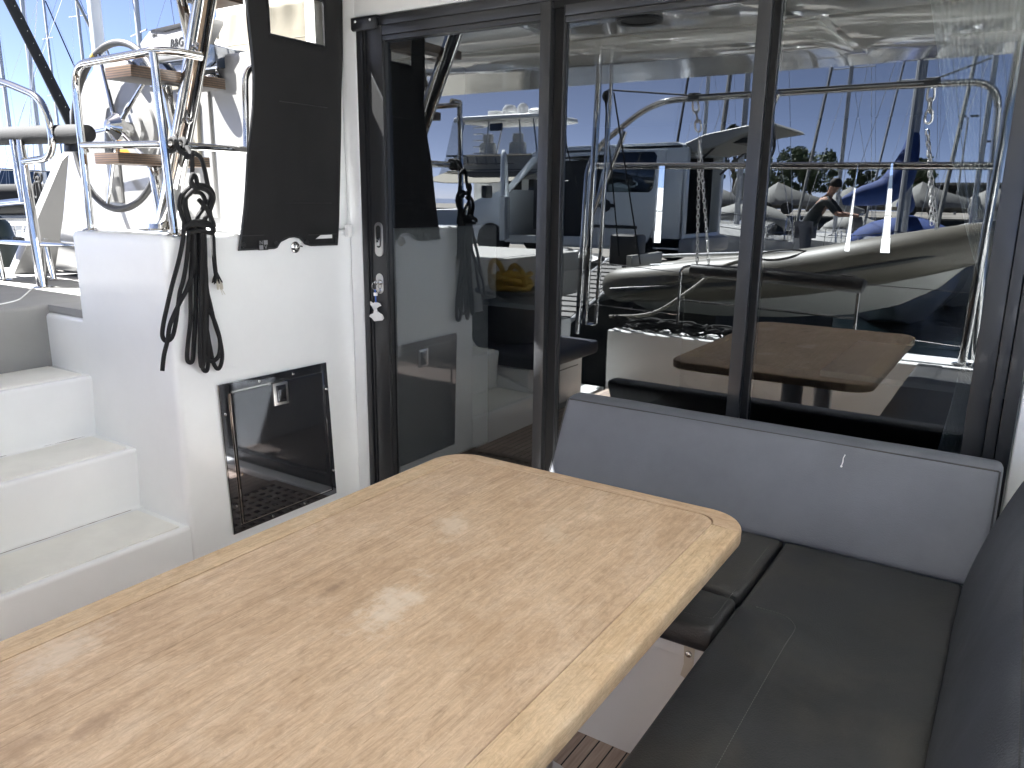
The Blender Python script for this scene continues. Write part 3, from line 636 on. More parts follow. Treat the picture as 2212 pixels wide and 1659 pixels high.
# left cushion (door bench) in two padded zones
def seam(name, pts, parent, r=.0013, m='thread'):
    """stitches: short dashes"""
    P = catmull([Vector(p) for p in pts], 14); mb = MB(); acc = 0; i = 0; L_ = [0]
    for a, b_ in zip(P, P[1:]): L_.append(L_[-1]+(b_-a).length)
    step = .0085; n_ = int(L_[-1]/step)
    def at(l):
        for j in range(1, len(L_)):
            if L_[j] >= l: return P[j-1].lerp(P[j], (l-L_[j-1])/max(1e-9, L_[j]-L_[j-1]))
        return P[-1]
    for j in range(n_): mb.tube([at(j*step), at(j*step+step*.6)], r, 5)
    o = mb.build(name, m, parent)
    if parent.type == 'MESH': o.matrix_parent_inverse = Matrix.Identity(4)
    return o
dc = thing('seat_cushion', (-1.0, -.65, .39), 'dark grey seat cushion under the table end beside the glass doors', 'cushion')
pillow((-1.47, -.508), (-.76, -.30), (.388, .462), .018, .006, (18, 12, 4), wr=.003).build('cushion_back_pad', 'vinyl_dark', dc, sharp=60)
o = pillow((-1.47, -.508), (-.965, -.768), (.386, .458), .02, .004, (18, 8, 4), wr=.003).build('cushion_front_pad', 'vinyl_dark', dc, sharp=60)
seam('stitching', [(-1.2, -.925, .4615), (-.62, -.925, .4615), (-.540, -.915, .4605), (-.527, -.89, .460), (-.527, -.79, .461), (-.528, -.5, .462), (-.528, -.36, .460)], dc, r=.0009)
# right cushion with the rounded bolster strip
rc = thing('seat_cushion', (-.25, -1.7, .37), 'long dark grey seat cushion with a curved stitched strip on the right hand bench', 'cushion')
def rcz(p):
    # softly raised outer strip whose inboard end is rounded near y = -.78
    x, y, z = p
    if z > .40:
        d = x+.345
        if y > -.86: d = max(d, -1e9) if False else (math.hypot(max(0, x+.405), y+.86)-.06 if x > -.405 else y+.80)
        k_ = 1/(1+math.exp(-d/.007)); z += .007*(1-k_)-.004*math.exp(-(d/.009)**2)
    return Vector((x, y, z))
mbp = pillow((-.500, -.012), (-2.95, -.335), (.352, .458), .02, .008, (60, 150, 4), fn=rcz, wr=.004)
mbp.build('cushion', 'vinyl_dark', rc, sharp=60)
zz = .4665
pts = [(-.343, -2.6, zz-.001), (-.343, -1.6, zz+.001), (-.345, -1.2, zz), (-.345, -.95, zz-.001)]+[(-.405+.062*math.cos(a), -.862+.062*math.sin(a), zz-.001) for a in (0, .5, 1.0, 1.4)]+[(-.46, -.797, zz-.003)]
seam('stitching', pts, rc, r=.0008)
# backrest along the doors
br = thing('backrest_cushion', (-.65, -.25, .46), 'wide grey backrest cushion leaning against the glass doors', 'cushion')
def lean(p): return Vector((p.x-(.012 if p.x < -1.2 else 0)*(.77-p.z)/.3*0, p.y+(p.z-.46)*.50, p.z))
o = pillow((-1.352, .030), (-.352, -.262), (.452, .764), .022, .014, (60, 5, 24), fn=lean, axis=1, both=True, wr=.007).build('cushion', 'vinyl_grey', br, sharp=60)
pl = [Vector((x, -.352+.002, .752)) for x in (-1.34, -1.0, -.6, -.3, .02)]
t = MB(); t.tube([lean(v)+Vector((0, -.0005, 0)) for v in pl], .0028, 6); t.tube([lean(Vector((-1.345, -.350, z))) for z in (.47, .6, .752)], .0028, 6); t.tube([lean(Vector((.022, -.350, z))) for z in (.47, .6, .752)], .0028, 6)
t.build('piping', 'vinyl_dark', br)
t = MB(); t.tube([(-.378, -.249, .700), (-.376, -.243, .712), (-.377, -.238, .722), (-.3735, -.233, .732)], [.0012, .0016, .0012, .0018], 6); t.lathe([(.0035, 0), (.003, .001), (0, .0012)], (-.378, -.2495, .699), (0, -1, .5), 8)
o = t.build('bird_dropping', 'plastic_white'); tag(o, 'small white dried streak on the grey backrest cushion', 'stain')
# backrest along the right side
sbk = thing('backrest_cushion', (.05, -1.7, .46), 'dark grey backrest cushion along the right edge of the cockpit', 'cushion')
def lean2(p):
    k_ = max(0, (p.z-.45)/.37); return Vector((p.x+.105*k_**1.3, p.y, p.z))
pillow((-.024, .078), (-2.9, -.372), (.445, .82), .03, .010, (6, 60, 18), fn=lean2, axis=0, both=True, wr=.012).build('cushion', 'vinyl_side', sbk, sharp=60)
t = MB(); t.tube([lean2(Vector((-.0215, y, .80)))+Vector((.003, 0, .006)) for y in (-.40, -1.0, -1.6, -2.2)], .0025, 6); t.build('piping', 'vinyl_dark', sbk)

# ================================================================== BLACK SIDE CURTAIN
ct = thing('side_curtain', (-2.655, -.3, 1.25), 'black fabric side curtain with a clear window hanging beside the door', 'curtain')
zl = [2.40, 2.204, 2.112, 2.018, 1.923, 1.824, 1.724, 1.637, 1.523, 1.422, 1.333, 1.262]
yl = [-.492, -.489, -.484, -.478, -.475, -.485, -.507, -.528, -.544, -.561, -.580, -.597]
zr = [2.40, 2.02, 1.649, 1.343, 1.254]; yr = [.034, .012, -.018, -.049, -.061]
def interp(xs, ys, q):
    for i in range(len(xs)-1):
        if xs[i] >= q >= xs[i+1]: return ys[i]+(ys[i+1]-ys[i])*(xs[i]-q)/(xs[i]-xs[i+1])
    return ys[0] if q > xs[0] else ys[-1]
def zb(y):  # scalloped lower hem
    pts_ = [(-.62, 1.2545), (-.42, 1.2535), (-.405, 1.257), (-.391, 1.278), (-.366, 1.293), (-.319, 1.299), (-.276, 1.290), (-.257, 1.266), (-.223, 1.257), (-.04, 1.2535)]
    for (a, za), (b_, zb_) in zip(pts_, pts_[1:]):
        if a <= y <= b_: return za+(zb_-za)*(y-a)/(b_-a)
    return pts_[-1][1]
W0, W1, WZ0, WZ1 = -.383, -.094, 2.088, 2.262
ZL = sorted(set([1.262+(WZ0-1.262)*i/26 for i in range(27)]+[WZ0, WZ1, 2.175, 2.33, 2.40]))
fixed = [W0-.0, -.34, -.31, -.28, -.25, -.22, -.19, -.16, -.13, W1]
rowsv = []
for z in [None]+ZL:
    zz_ = 1.262 if z is None else z
    a, b_ = interp(zl, yl, zz_), interp(zr, yr, zz_)
    ys = [a+(W0-a)*i/7 for i in range(7)]+fixed+[W1+(b_-W1)*i/4 for i in range(1, 5)]
    if z is None: ys = [y-.002 for y in ys]
    row = []
    for y in ys:
        zq = zb(y) if z is None else max(z, zb(y)+.004)
        wob = .010*mnoise.noise(Vector((y*4, zq*1.6, 3)))+.004*mnoise.noise(Vector((y*14, zq*5, 8)))+.018*((y+.3)/.3)**2*max(0, (zq-1.3))*.5
        row.append((-2.655-wob, y, zq))
    rowsv.append(row)
nc = len(rowsv[0]); c = MB(); vs = [v for r_ in rowsv for v in r_]; fs = []
for j in range(len(rowsv)-1):
    for i in range(nc-1):
        zz_ = (rowsv[j][i][2]+rowsv[j+1][i+1][2])/2; yy_ = (rowsv[j][i][1]+rowsv[j+1][i+1][1])/2
        if WZ0 < zz_ < WZ1 and W0 < yy_ < W1: continue
        fs.append((j*nc+i, j*nc+i+1, (j+1)*nc+i+1, (j+1)*nc+i))
c.add(vs, fs); cl = c.build('fabric', 'canvas_black', ct, sharp=80)
sm = cl.modifiers.new('thick', 'SOLIDIFY'); sm.thickness = .003
t = MB(); t.add([(-2.662, W0-.004, WZ0-.004), (-2.662, W1+.004, WZ0-.004), (-2.664, W1+.004, WZ1+.004), (-2.664, W0-.004, WZ1+.004)], [(0, 1, 2, 3)]); t.build('window', 'vinyl_clear', ct)
t = MB()
t.tube([(-2.650, W0, WZ0), (-2.650, W1, WZ0), (-2.650, W1, WZ1), (-2.650, W0, WZ1)], .004, 6, closed=True)
t.tube([(-2.652, interp(zl, yl, z)+.004, z) for z in [1.262+i*.06 for i in range(19)]], .004, 6)
hem = [(-2.6515, y, zb(y)+.004) for y in [-.595+i*.0125 for i in range(43)]]; t.tube(hem, .004, 6)
t.tube([(-2.652, y, 1.312) for y in (-.585, -.5, -.42)], .0016, 5); t.tube([(-2.652, y, 1.305) for y in (-.23, -.15, -.06)], .0016, 5)
t.tube([(-2.640, y, 1.44) for y in (-.36, -.2, -.10)], .0016, 5); t.tube([(-2.643, y, 1.84) for y in (-.36, -.2, -.10)], .0016, 5)
t.build('hem', 'rubber', ct)
for y, z in ((-.575, 1.277), (-.412, 1.275), (-.245, 1.275), (-.075, 1.278)): MB().lathe([(.011, 0), (.010, .003), (.005, .0045), (0, .0045)], (-2.650, y, z), (1, 0, 0), 14).build('snap', 'plastic_black', ct)
t = MB(); t.box((-2.650, -.504, 1.252), (-2.647, -.455, 1.294), bev=.001); tg = t.build('label_patch', 'canvas_black', ct)
FX = lambda y, z: frame((-2.6465, y, z), (0, 1, 0), (0, 0, 1))
t = MB(); t.box((-2.6472, -.4775, 1.274), (-2.6462, -.458, 1.2915)); t.box((-2.6472, -.5005, 1.2545), (-2.6462, -.481, 1.272)); t.build('logo_square', 'logo_grey', tg).matrix_parent_inverse = Matrix.Identity(4)
t = text_mb('N', .022, FX(-.4905, 1.2825), .0005); t2 = text_mb('V', .022, FX(-.4685, 1.263), .0005); t.add(t2.v, t2.f); t.build('lettering', 'logo_grey', tg).matrix_parent_inverse = Matrix.Identity(4)
t = MB(); t.prism([(-.195, 1.2875), (-.165, 1.303), (-.098, 1.303), (-.098, 1.2875)], 0, -2.649, -2.6475); t.build('care_tag', 'plastic_white', ct)
t = MB(); t.box((-2.652, -.015, 1.29), (-2.628, .010, 1.345), bev=.004); t.build('clip', 'plastic_white', ct)
ct.location.x += .041; ct.location.y -= .043
# steel lashing point under the scallop
ey = MB().lathe([(.024, 0), (.024, .004), (.019, .008), (.013, .009), (.012, .018), (.009, .020), (0, .020)], (-2.625, -.341, 1.255), (1, 0, 0), 24)
ey.tube([(-2.607, -.352, 1.248), (-2.600, -.335, 1.262), (-2.603, -.322, 1.258)], .004, 8)
tag(ey.build('cleat_button', 'steel'), 'round steel deck fitting on the white wall under the black curtain', 'fitting')
# ================================================================== HELM
hs = thing('helm_station', (-3.7, -.2, 1.0), 'white moulded helm pedestal with a hooded display panel behind the steering wheel', 'helm')
S_ = 1.0426
ped = [(-4.98, 1.0), (-4.80, 1.34), (-4.62, 1.79), (-4.60, 1.92), (-4.45, 2.042), (-4.29, 2.137), (-4.12, 2.155), (-3.80, 2.11), (-3.0, 2.10), (-2.95, 1.0)]
ped = [(x*.967, 1.47+(z-1.47)*.967) for x, z in ped]; t = MB(); t.prism(ped, 1, -.27, .45, bev=.03, seg=3); t.build('pedestal', 'gelcoat_sun_dimmed', hs)
t = MB()   # recessed panels, hub boss, side moulding
t.box((-4.16, -.282, 1.42), (-4.00, -.26, 1.90), bev=.01); t.box((-3.50, -.284, 1.36), (-3.22, -.26, 1.94), bev=.012)
t.lathe([(.15, 0), (.14, .012), (.075, .02), (.07, .035), (0, .036)], (-3.80, -.27, 1.785), (0, -1, 0), 36)
t.build('boss', 'gelcoat_sun_dimmed', hs)
t = MB()
t.prism([(-.42, .0+.995), (.12, .995), (.12, 1.80), (.02, 1.74), (-.06, 1.66)], 0, -5.06, -4.97, bev=.012); t.build('side_wing', 'gelcoat_sun_dimmed', hs)
# display hood
t = MB(); face = [(-3.630, 2.158), (-3.544, 2.205), (-3.293, 2.211), (-3.088, 2.213), (-3.090, 2.195), (-3.158, 2.134), (-3.186, 2.071), (-3.533, 2.071), (-3.600, 2.085)]
t.prism(face, 1, -.335, -.268, bev=.008); hd = t.build('display_hood', 'hood_sun_dimmed', hs)
t = MB(); t.box((-3.54, -.31, 2.018), (-3.10, -.20, 2.075), bev=.004); t.prism([(-3.174, 2.130), (-3.100, 2.105), (-3.102, 2.04), (-3.146, 2.019), (-3.214, 2.018), (-3.19, 2.06)], 1, -.32, -.1, bev=.003)
t.prism([(-3.835, 2.052), (-3.799, 2.081), (-3.72, 2.114), (-3.642, 2.120), (-3.55, 2.07), (-3.55, 2.02), (-3.70, 2.02)], 1, -.30, -.1, bev=.004); t.build('display_screen', 'screen', hs)
t = MB(); t.box((-3.545, -.3145, 2.012), (-3.10, -.3105, 2.021)); t.box((-3.545, -.3145, 2.066), (-3.19, -.3105, 2.072)); t.lathe([(.03, 0), (.035, .01), (.02, .03), (0, .035)], (-3.78, -.30, 2.068), (0, -1, 0), 18); t.build('bezel', 'steel_dull', hs)
t = MB(); t.prism([(-3.425, 2.190), (-3.540, 2.206), (-3.29, 2.214), (-3.292, 2.196)], 1, -.341, -.330, bev=.001); t.build('hood_strip', 'logo_dark', hs)
fr = lambda x, z: frame((x, -.3365, z), (1, 0, .03), (0, 0, 1))
t = text_mb('B&G', .052, fr(-3.345, 2.135), .0008, .25); t.build('lettering', 'logo_dark', hs)
t = text_mb('B&G', .020, fr(-3.505, 2.182), .0006, .25); t.build('small_lettering', 'logo_dark', hs)
t = MB(); t.lathe([(.062, 0), (.062, .012), (.045, .034), (.02, .042), (0, .043)], (-3.165, -.30, 1.955), (0, -.3, 1), 24); t.build('compass', 'steel', hs)
t = MB(); t.tube([(-3.133, -.27, 1.965), (-3.128, -.30, 2.02), (-3.112, -.30, 2.075), (-3.118, -.30, 2.11)], .008, 8); t.build('throttle_lever', 'steel', hs)
t = MB(); t.box((-3.98, -.276, 1.648), (-3.89, -.269, 1.690)); t.build('warning_sticker', 'plastic_orange', hs)
# steering wheel
WC = Vector((-3.82, -.375, 1.785)); WR = .393
sw = thing('steering_wheel', WC, 'large grey steering wheel with five steel spokes and a yellow tape mark', 'steering wheel')
tilt = Matrix.Rotation(R(-5), 4, 'X')
def wp(a, r, y=0): v = tilt @ Vector((r*math.cos(a), y, r*math.sin(a))); return WC+v
MB().tube([wp(2*math.pi*i/64, WR) for i in range(64)], .0165, 12, closed=True).build('rim', 'leather_grey', sw)
for i in range(5):
    a = R(90+72*i+22); MB().tube([wp(a, .03, .0), wp(a, WR-.005)], [.012, .008], 10).build('spoke', 'steel', sw)
ax_ = (wp(0, 0, -1)-WC).normalized()
MB().lathe([(.0, -.10), (.035, -.10), (.035, -.02), (.062, -.012), (.066, .01), (.045, .03), (.03, .05), (0, .054)], WC, ax_, 28).build('hub', 'steel', sw)
a = R(118); MB().tube([wp(a-.035, WR), wp(a, WR), wp(a+.035, WR)], .0178, 12).build('tape_mark', 'yellow_tape', sw)
# helm cover canvas and storage pouch
t = thing('canvas_cover', (-3.4, .1, 1.5), 'cream canvas sun cover with gathered edges beside the helm', 'cover')
c = MB(); NX, NZ = 40, 46; vs = []
for j in range(NZ+1):
    for i in range(NX+1):
        u, v = i/NX, j/NZ; x = -3.66+.92*u; z = 1.43+.93*v
        e_ = min(u, 1-u); ed_ = max(0, 1-e_/.06)
        y = .085+.012*mnoise.noise(Vector((u*5, v*5, 1)))+.014*ed_*math.sin(v*95+4*mnoise.noise(Vector((v*9, 0, 0))))+(.02*math.sin(u*120)*max(0, 1-v/.06))+.03*max(0, v-.8)*math.sin(u*40)
        if v > .80: x += (v-.80)*.35*(1-u)
        vs.append((x, y, z))
c.add(vs, [(j*(NX+1)+i, j*(NX+1)+i+1, (j+1)*(NX+1)+i+1, (j+1)*(NX+1)+i) for j in range(NZ) for i in range(NX)])
o = c.build('fabric', 'canvas_cream', t, sharp=80); o.modifiers.new('thick', 'SOLIDIFY').thickness = .004
q = MB(); q.tube([(-3.605, .068, 1.44), (-3.605, .07, 2.2)], .003, 5); q.tube([(-3.60, .068, 2.20), (-2.8, .07, 2.19)], .003, 5); q.build('piping', 'canvas_cream', t)
t = thing('storage_pouch', (-3.45, -.2, 1.62), 'cream fabric pouch fixed to the helm below the plywood step', 'pouch')
t_ = MB(); t_.prism([(-3.553, 1.631), (-3.383, 1.625), (-3.365, 1.875), (-3.42, 1.89), (-3.45, 1.865), (-3.534, 1.862)], 1, -.31, -.27, bev=.01, seg=3); t_.build('pocket', 'canvas_cream', t)
t_ = MB(); t_.prism([(-3.39, 1.60), (-3.30, 1.60), (-3.285, 1.90), (-3.37, 1.87)], 1, -.30, -.27, bev=.008); t_.build('flap', 'canvas_cream', t)

# ---------------- stainless steel rails on the console
rl = thing('console_rail', (-2.95, -.9, 1.32), 'polished steel guard rail standing on the white console top', 'rail')
MB().tube(bend([(-3.222, -.885, 1.325), (-3.222, -.885, 1.955), (-2.672, -.895, 1.960), (-2.63, -.84, 1.962), (-2.61, -.745, 1.958)], .10, 8), .0148, 16).build('top_rail', 'steel', rl)
MB().tube([(-2.655, -.885, 1.325), (-2.674, -.895, 1.955)], .0148, 16).build('post', 'steel', rl)
MB().tube(bend([(-3.222, -.885, 1.655), (-2.665, -.888, 1.645), (-2.668, -.55, 1.645), (-2.668, -.1, 1.648)], .04, 5), .0135, 16).build('mid_rail', 'steel', rl)
MB().tube(bend([(-2.670, -.525, 1.645), (-2.672, -.505, 1.965), (-2.672, -.30, 1.975), (-2.672, -.28, 1.65)], .07, 7), .0125, 14).build('grab_loop', 'steel', rl)
for x in (-3.222, -2.655): MB().lathe([(.036, 0), (.036, .003), (.024, .006), (.018, .010), (0, .010)], (x, -.885, 1.3205), res=24).build('flange', 'steel', rl)
# ---------------- steps to the flybridge
fs_ = thing('flybridge_steps', (-2.95, -.7, 1.32), 'open steps with plywood treads on one thick polished steel tube', 'steps')
A_, B_ = Vector((-3.035, -.678, 1.322)), Vector((-2.50, -.715, 2.42))
MB().tube([A_, A_.lerp(B_, .35)+Vector((.012, 0, 0)), A_.lerp(B_, .7)+Vector((.008, 0, 0)), B_], .041, 28, smooth=6).build('tube', 'steel', fs_)
MB().lathe([(.095, 0), (.095, .005), (.05, .010), (.046, .03), (0, .03)], (-3.04, -.69, 1.3205), res=32).build('base_plate', 'steel', fs_)
for x0, x1, z in ((-3.11, -2.945, 1.602), (-2.975, -2.808, 1.905), (-2.838, -2.665, 2.208)):
    MB().box((x0, -.902, z-.021), (x1, -.498, z+.021), bev=.003).build('tread', 'plywood', fs_)
    xc = (x0+x1)/2-.01; zt = z-.03
    m_ = MB(); m_.box((xc-.05, -.74, z-.028), (xc+.05, -.64, z-.0215)); k_ = (zt-.22-1.322)/(2.42-1.322); pt = A_.lerp(B_, k_)
    m_.tube([(xc-.02, -.69, zt+.005), (pt.x-.005, -.69, pt.z)], .021, 14); m_.build('bracket', 'steel', fs_)
# ---------------- side deck gate with padded rail
gt = thing('deck_gate', (-4.195, -.635, .995), 'polished steel boarding gate with round feet on the side deck', 'gate')
gy = -.635
MB().tube([(-4.195, gy, 1.0), (-4.225, gy, 1.45), (-4.235, gy, 1.72)], [.026, .024, .018], 18).build('post', 'steel', gt)
MB().tube([(-4.250, gy-.02, 1.42), (-4.270, gy-.02, 1.72)], .014, 12).build('post', 'steel', gt)
MB().tube(bend([(-5.3, gy, 2.10), (-4.355, gy, 2.005), (-3.955, gy, 1.895), (-3.915, gy, 1.632), (-4.238, gy, 1.617)], .13, 8), .0175, 16).build('top_loop', 'steel', gt)
MB().tube(bend([(-5.2, gy, 1.46), (-4.62, gy, 1.405), (-4.24, gy, 1.428)], .08, 5), .0165, 14).build('lower_rail', 'steel', gt)
MB().tube([(-4.72, -.59, 1.0), (-4.735, -.6, 1.22)], .019, 14).build('foot', 'steel', gt)
MB().tube([(-4.53, -.41, 1.0), (-4.56, -.42, 1.22)], .015, 14).build('foot', 'steel', gt)
m_ = MB(); m_.prism([(-4.95, -.72), (-4.30, -.66), (-4.02, -.60), (-3.985, -.56), (-4.03, -.50), (-4.30, -.46), (-4.95, -.44)], 2, 1.205, 1.222, bev=.006); m_.build('step_plate', 'steel', gt)
for x, y, r_ in ((-4.195, gy, .056), (-4.72, -.59, .05), (-4.53, -.41, .04)): MB().lathe([(r_, 0), (r_, .003), (r_*.55, .007), (0, .007)], (x, y, .9955), res=26).build('flange', 'steel', gt)
t = MB(); t.tube([(-5.4, -.60, 1.745), (-4.5, -.60, 1.748), (-3.76, -.59, 1.738), (-3.74, -.59, 1.738)], [.044, .045, .043, .03], 18, smooth=3)
pc = t.build('rail_cushion', 'canvas_grey'); tag(pc, 'round charcoal canvas cushion strapped along the side deck rail', 'cushion')
t = thing('winch', (-3.72, -.5, 1.65), 'dark round winch drum behind the corner of the steel guard rail', 'winch')
MB().lathe([(.055, 0), (.05, .05), (.055, .09), (.04, .10), (0, .10)], (-3.98, -.50, 1.665)).build('drum', 'plastic_black', t)
# life line along the far deck edge
ll = thing('lifeline', (-5.44, .5, .995), 'thin steel lifeline with stanchions along the outer deck edge', 'rail')
for y in (-3.0, -1.6, 1.6, 3.6, 5.6): MB().tube([(-5.44, y, 1.0), (-5.46, y, 1.62)], .0125, 10).build('stanchion', 'steel', ll)
for z in (1.30, 1.60): MB().tube([(-5.45, -3.4, z), (-5.455, 6.3, z+.01)], .0035, 6).build('wire', 'steel', ll)

# ---------------- coil of black rope on the rail
rp = thing('rope_coil', (-2.6, -.84, 1.64), 'coiled black braided rope hanging from the steel rail over the white wall', 'rope')
ST = {
 's1': [(-.883, 1.371), (-.896, 1.303), (-.922, 1.23), (-.956, 1.146), (-.983, 1.068), (-1.005, 1.007), (-1.013, .967), (-.998, .945), (-.975, .956), (-.958, .995), (-.943, 1.052), (-.927, 1.115), (-.91, 1.154), (-.892, 1.211), (-.873, 1.302), (-.867, 1.365)],
 's2': [(-.858, 1.365), (-.858, 1.29), (-.869, 1.209), (-.906, 1.131), (-.936, 1.087), (-.966, 1.043), (-.99, .999), (-1.002, .948), (-1.022, .899), (-1.034, .842)],
 's3': [(-.851, 1.365), (-.856, 1.273), (-.871, 1.186), (-.881, 1.099), (-.888, 1.01), (-.909, .923), (-.918, .87), (-.909, .85), (-.895, .857), (-.883, .919), (-.869, 1.008), (-.855, 1.126), (-.846, 1.243), (-.836, 1.364)],
 's4': [(-.828, 1.364), (-.836, 1.243), (-.85, 1.126), (-.864, 1.007), (-.879, .888), (-.877, .832), (-.865, .849), (-.853, .945), (-.836, 1.094), (-.822, 1.242), (-.818, 1.358)],
 's5': [(-.811, 1.364), (-.813, 1.271), (-.814, 1.182), (-.821, 1.063), (-.829, .942), (-.834, .844), (-.844, .808), (-.858, .816), (-.86, .86), (-.846, .944), (-.824, 1.033), (-.807, 1.031), (-.787, .979), (-.774, .916), (-.783, .86), (-.81, .84), (-.837, .85), (-.855, .884), (-.856, .946), (-.84, 1.1), (-.83, 1.3), (-.826, 1.36)],
 's6': [(-.804, 1.364), (-.805, 1.241), (-.806, 1.122), (-.797, 1.06), (-.783, .985), (-.767, .921), (-.761, .857), (-.769, .814), (-.788, .804), (-.803, .832), (-.812, .89), (-.818, .94), (-.821, .984), (-.819, 1.093), (-.818, 1.212), (-.812, 1.36)],
 'r1': [(-.842, 1.495), (-.812, 1.504), (-.772, 1.496), (-.754, 1.462), (-.768, 1.421), (-.795, 1.385), (-.805, 1.36)],
 'r2': [(-.842, 1.497), (-.866, 1.483), (-.891, 1.461), (-.900, 1.427), (-.891, 1.393), (-.880, 1.36)],
 'r3': [(-.838, 1.488), (-.815, 1.492), (-.786, 1.482), (-.768, 1.455), (-.782, 1.415), (-.806, 1.385), (-.815, 1.36)],
 'r4': [(-.845, 1.486), (-.866, 1.470), (-.884, 1.448), (-.888, 1.420), (-.880, 1.392), (-.868, 1.36)],
 'r5': [(-.846, 1.474), (-.868, 1.458), (-.873, 1.425), (-.866, 1.39), (-.856, 1.36)],
 'r6': [(-.830, 1.478), (-.800, 1.474), (-.785, 1.450), (-.795, 1.42), (-.82, 1.39), (-.825, 1.36)],
 'diag': [(-.835, 1.452), (-.815, 1.43), (-.795, 1.405), (-.782, 1.375), (-.778, 1.352)],
 'wrap': [(-.899, 1.34), (-.894, 1.357), (-.851, 1.362), (-.805, 1.358), (-.782, 1.349), (-.787, 1.331), (-.804, 1.332), (-.846, 1.340), (-.886, 1.334)],
 'wrap2': [(-.896, 1.352), (-.86, 1.372), (-.81, 1.370), (-.79, 1.358)],
 'A': [(-.838, 1.478), (-.848, 1.50), (-.856, 1.520), (-.848, 1.540), (-.836, 1.53), (-.832, 1.50)],
 'A2': [(-.835, 1.61), (-.836, 1.568), (-.842, 1.534), (-.850, 1.512), (-.838, 1.49)],
 'B': [(-.821, 1.618), (-.796, 1.603), (-.786, 1.569), (-.777, 1.513), (-.767, 1.473), (-.774, 1.439), (-.774, 1.392), (-.768, 1.345), (-.769, 1.298), (-.771, 1.239), (-.769, 1.179), (-.764, 1.161)]}
XO = {'s1': -2.592, 's2': -2.578, 's3': -2.597, 's4': -2.572, 's5': -2.588, 's6': -2.600, 'r1': -2.590, 'r2': -2.590, 'r3': -2.577, 'r4': -2.577, 'r5': -2.592, 'r6': -2.600, 'diag': -2.568, 'wrap': -2.566, 'wrap2': -2.57, 'A': -2.572, 'A2': -2.585, 'B': -2.590}
t = MB()
for k_, pl in ST.items():
    t.tube([(XO[k_]+.004*mnoise.noise(Vector((i*.9, XO[k_]*50, 0))), y, z) for i, (y, z) in enumerate(pl)], .0082 if k_[0] != 'w' else .0085, 10, smooth=5)
# the hitch round the rail
for yy, s_ in ((-.856, -1), (-.818, 1)):
    t.tube([(-2.666+.024*math.cos(a), yy+.006*math.sin(a), 1.645+.024*math.sin(a)) for a in [2*math.pi*i/14 for i in range(14)]], .0085, 10, closed=True)
t.tube([(-2.640, -.858, 1.648), (-2.628, -.850, 1.622), (-2.605, -.835, 1.606), (-2.60, -.828, 1.60), (-2.612, -.822, 1.615), (-2.636, -.818, 1.640)], .0085, 10, smooth=4)
t.tube([(-2.612, -.842, 1.600), (-2.590, -.832, 1.606), (-2.588, -.822, 1.622)], .0085, 10, smooth=4)
# frayed end
for i in range(16):
    a = random.uniform(-1, 1); b_ = random.uniform(-1, 1); t.tube([(-2.588, -.766, 1.178), (-2.588+b_*.008, -.765+a*.012, 1.160), (-2.585+b_*.014, -.763+a*.022, 1.145+random.uniform(-.01, .012))], [.005, .0035, .0022], 6, smooth=3)
t.build('rope', 'rope_black', rp, sharp=60)
t = MB()
for i in range(14):
    a = random.uniform(-1, 1); b_ = random.uniform(-1, 1); t.tube([(-2.588, -.764, 1.160), (-2.587+b_*.005, -.758+a*.010, 1.142), (-2.587+b_*.006, -.756+a*.012, 1.118-random.random()*.006)], .0018, 5, smooth=3)
for dy in (0, .006): t.tube([(-2.588, -.760, 1.13), (-2.588, -.752+dy, 1.110), (-2.588, -.747+dy*2, 1.092)], .0012, 4)
t.build('frayed_core', 'rope_white', rp)

# ================================================================== STERN: seat, bucket, rails, davits
ss = thing('stern_locker', (-3.0, -2.1, 0), 'white boxed seat at the stern with a navy blue cushion and steel latch', 'seat')
t = MB(); t.box((-3.6, -2.50, 0), (-2.72, -1.73, .335), bev=.02); t.build('base', 'gelcoat', ss)
pillow((-3.6, -2.60), (-2.54, -1.70), (.34, .445), .035, .01, (14, 14, 5)).build('cushion', 'vinyl_navy', ss)
t = MB(); t.box((-2.722, -2.42, .255), (-2.715, -1.9, .262)); t.tube([(-2.712, -2.10, .27), (-2.70, -2.10, .24), (-2.712, -2.10, .215)], .006, 8); t.build('latch', 'steel', ss)
bk = thing('bucket', (-3.08, -2.05, .45), 'black rubber bucket on the stern seat holding thick yellow rope', 'bucket')
t = MB(); t.lathe([(0, .452), (.165, .452), (.175, .462), (.225, .80), (.265, .815), (.268, .835), (.225, .84), (.21, .80), (.165, .49), (0, .49)], (-3.08, -2.05, 0), res=36); t.build('tub', 'rubber', bk)
yr_ = MB()
for i in range(7):
    pts = []
    for k_ in range(14):
        a = 2*math.pi*k_/14+i; rad = .10+.07*mnoise.noise(Vector((i*3.1, math.cos(a)*.9, math.sin(a)*.9)))+.02*(i % 3)
        pts.append((-3.08+rad*math.cos(a), -2.05+rad*math.sin(a), .80+.022*i+.05*mnoise.noise(Vector((i*2.3, math.cos(a)*1.3, math.sin(a)*1.3+5)))))
    yr_.tube(pts, .020, 10, closed=True, smooth=3)
for cx, hh in ((-3.17, .18), (-3.00, .15)): yr_.tube([(cx-.06, -2.0, .86), (cx-.05, -1.98, .90+hh*.5), (cx, -1.97, .86+hh), (cx+.05, -1.99, .90+hh*.4), (cx+.07, -2.0, .86)], .019, 10, smooth=5)
o = yr_.build('yellow_rope', 'rope_yellow'); tag(o, 'thick yellow rope coiled in the black bucket on the stern seat', 'rope')

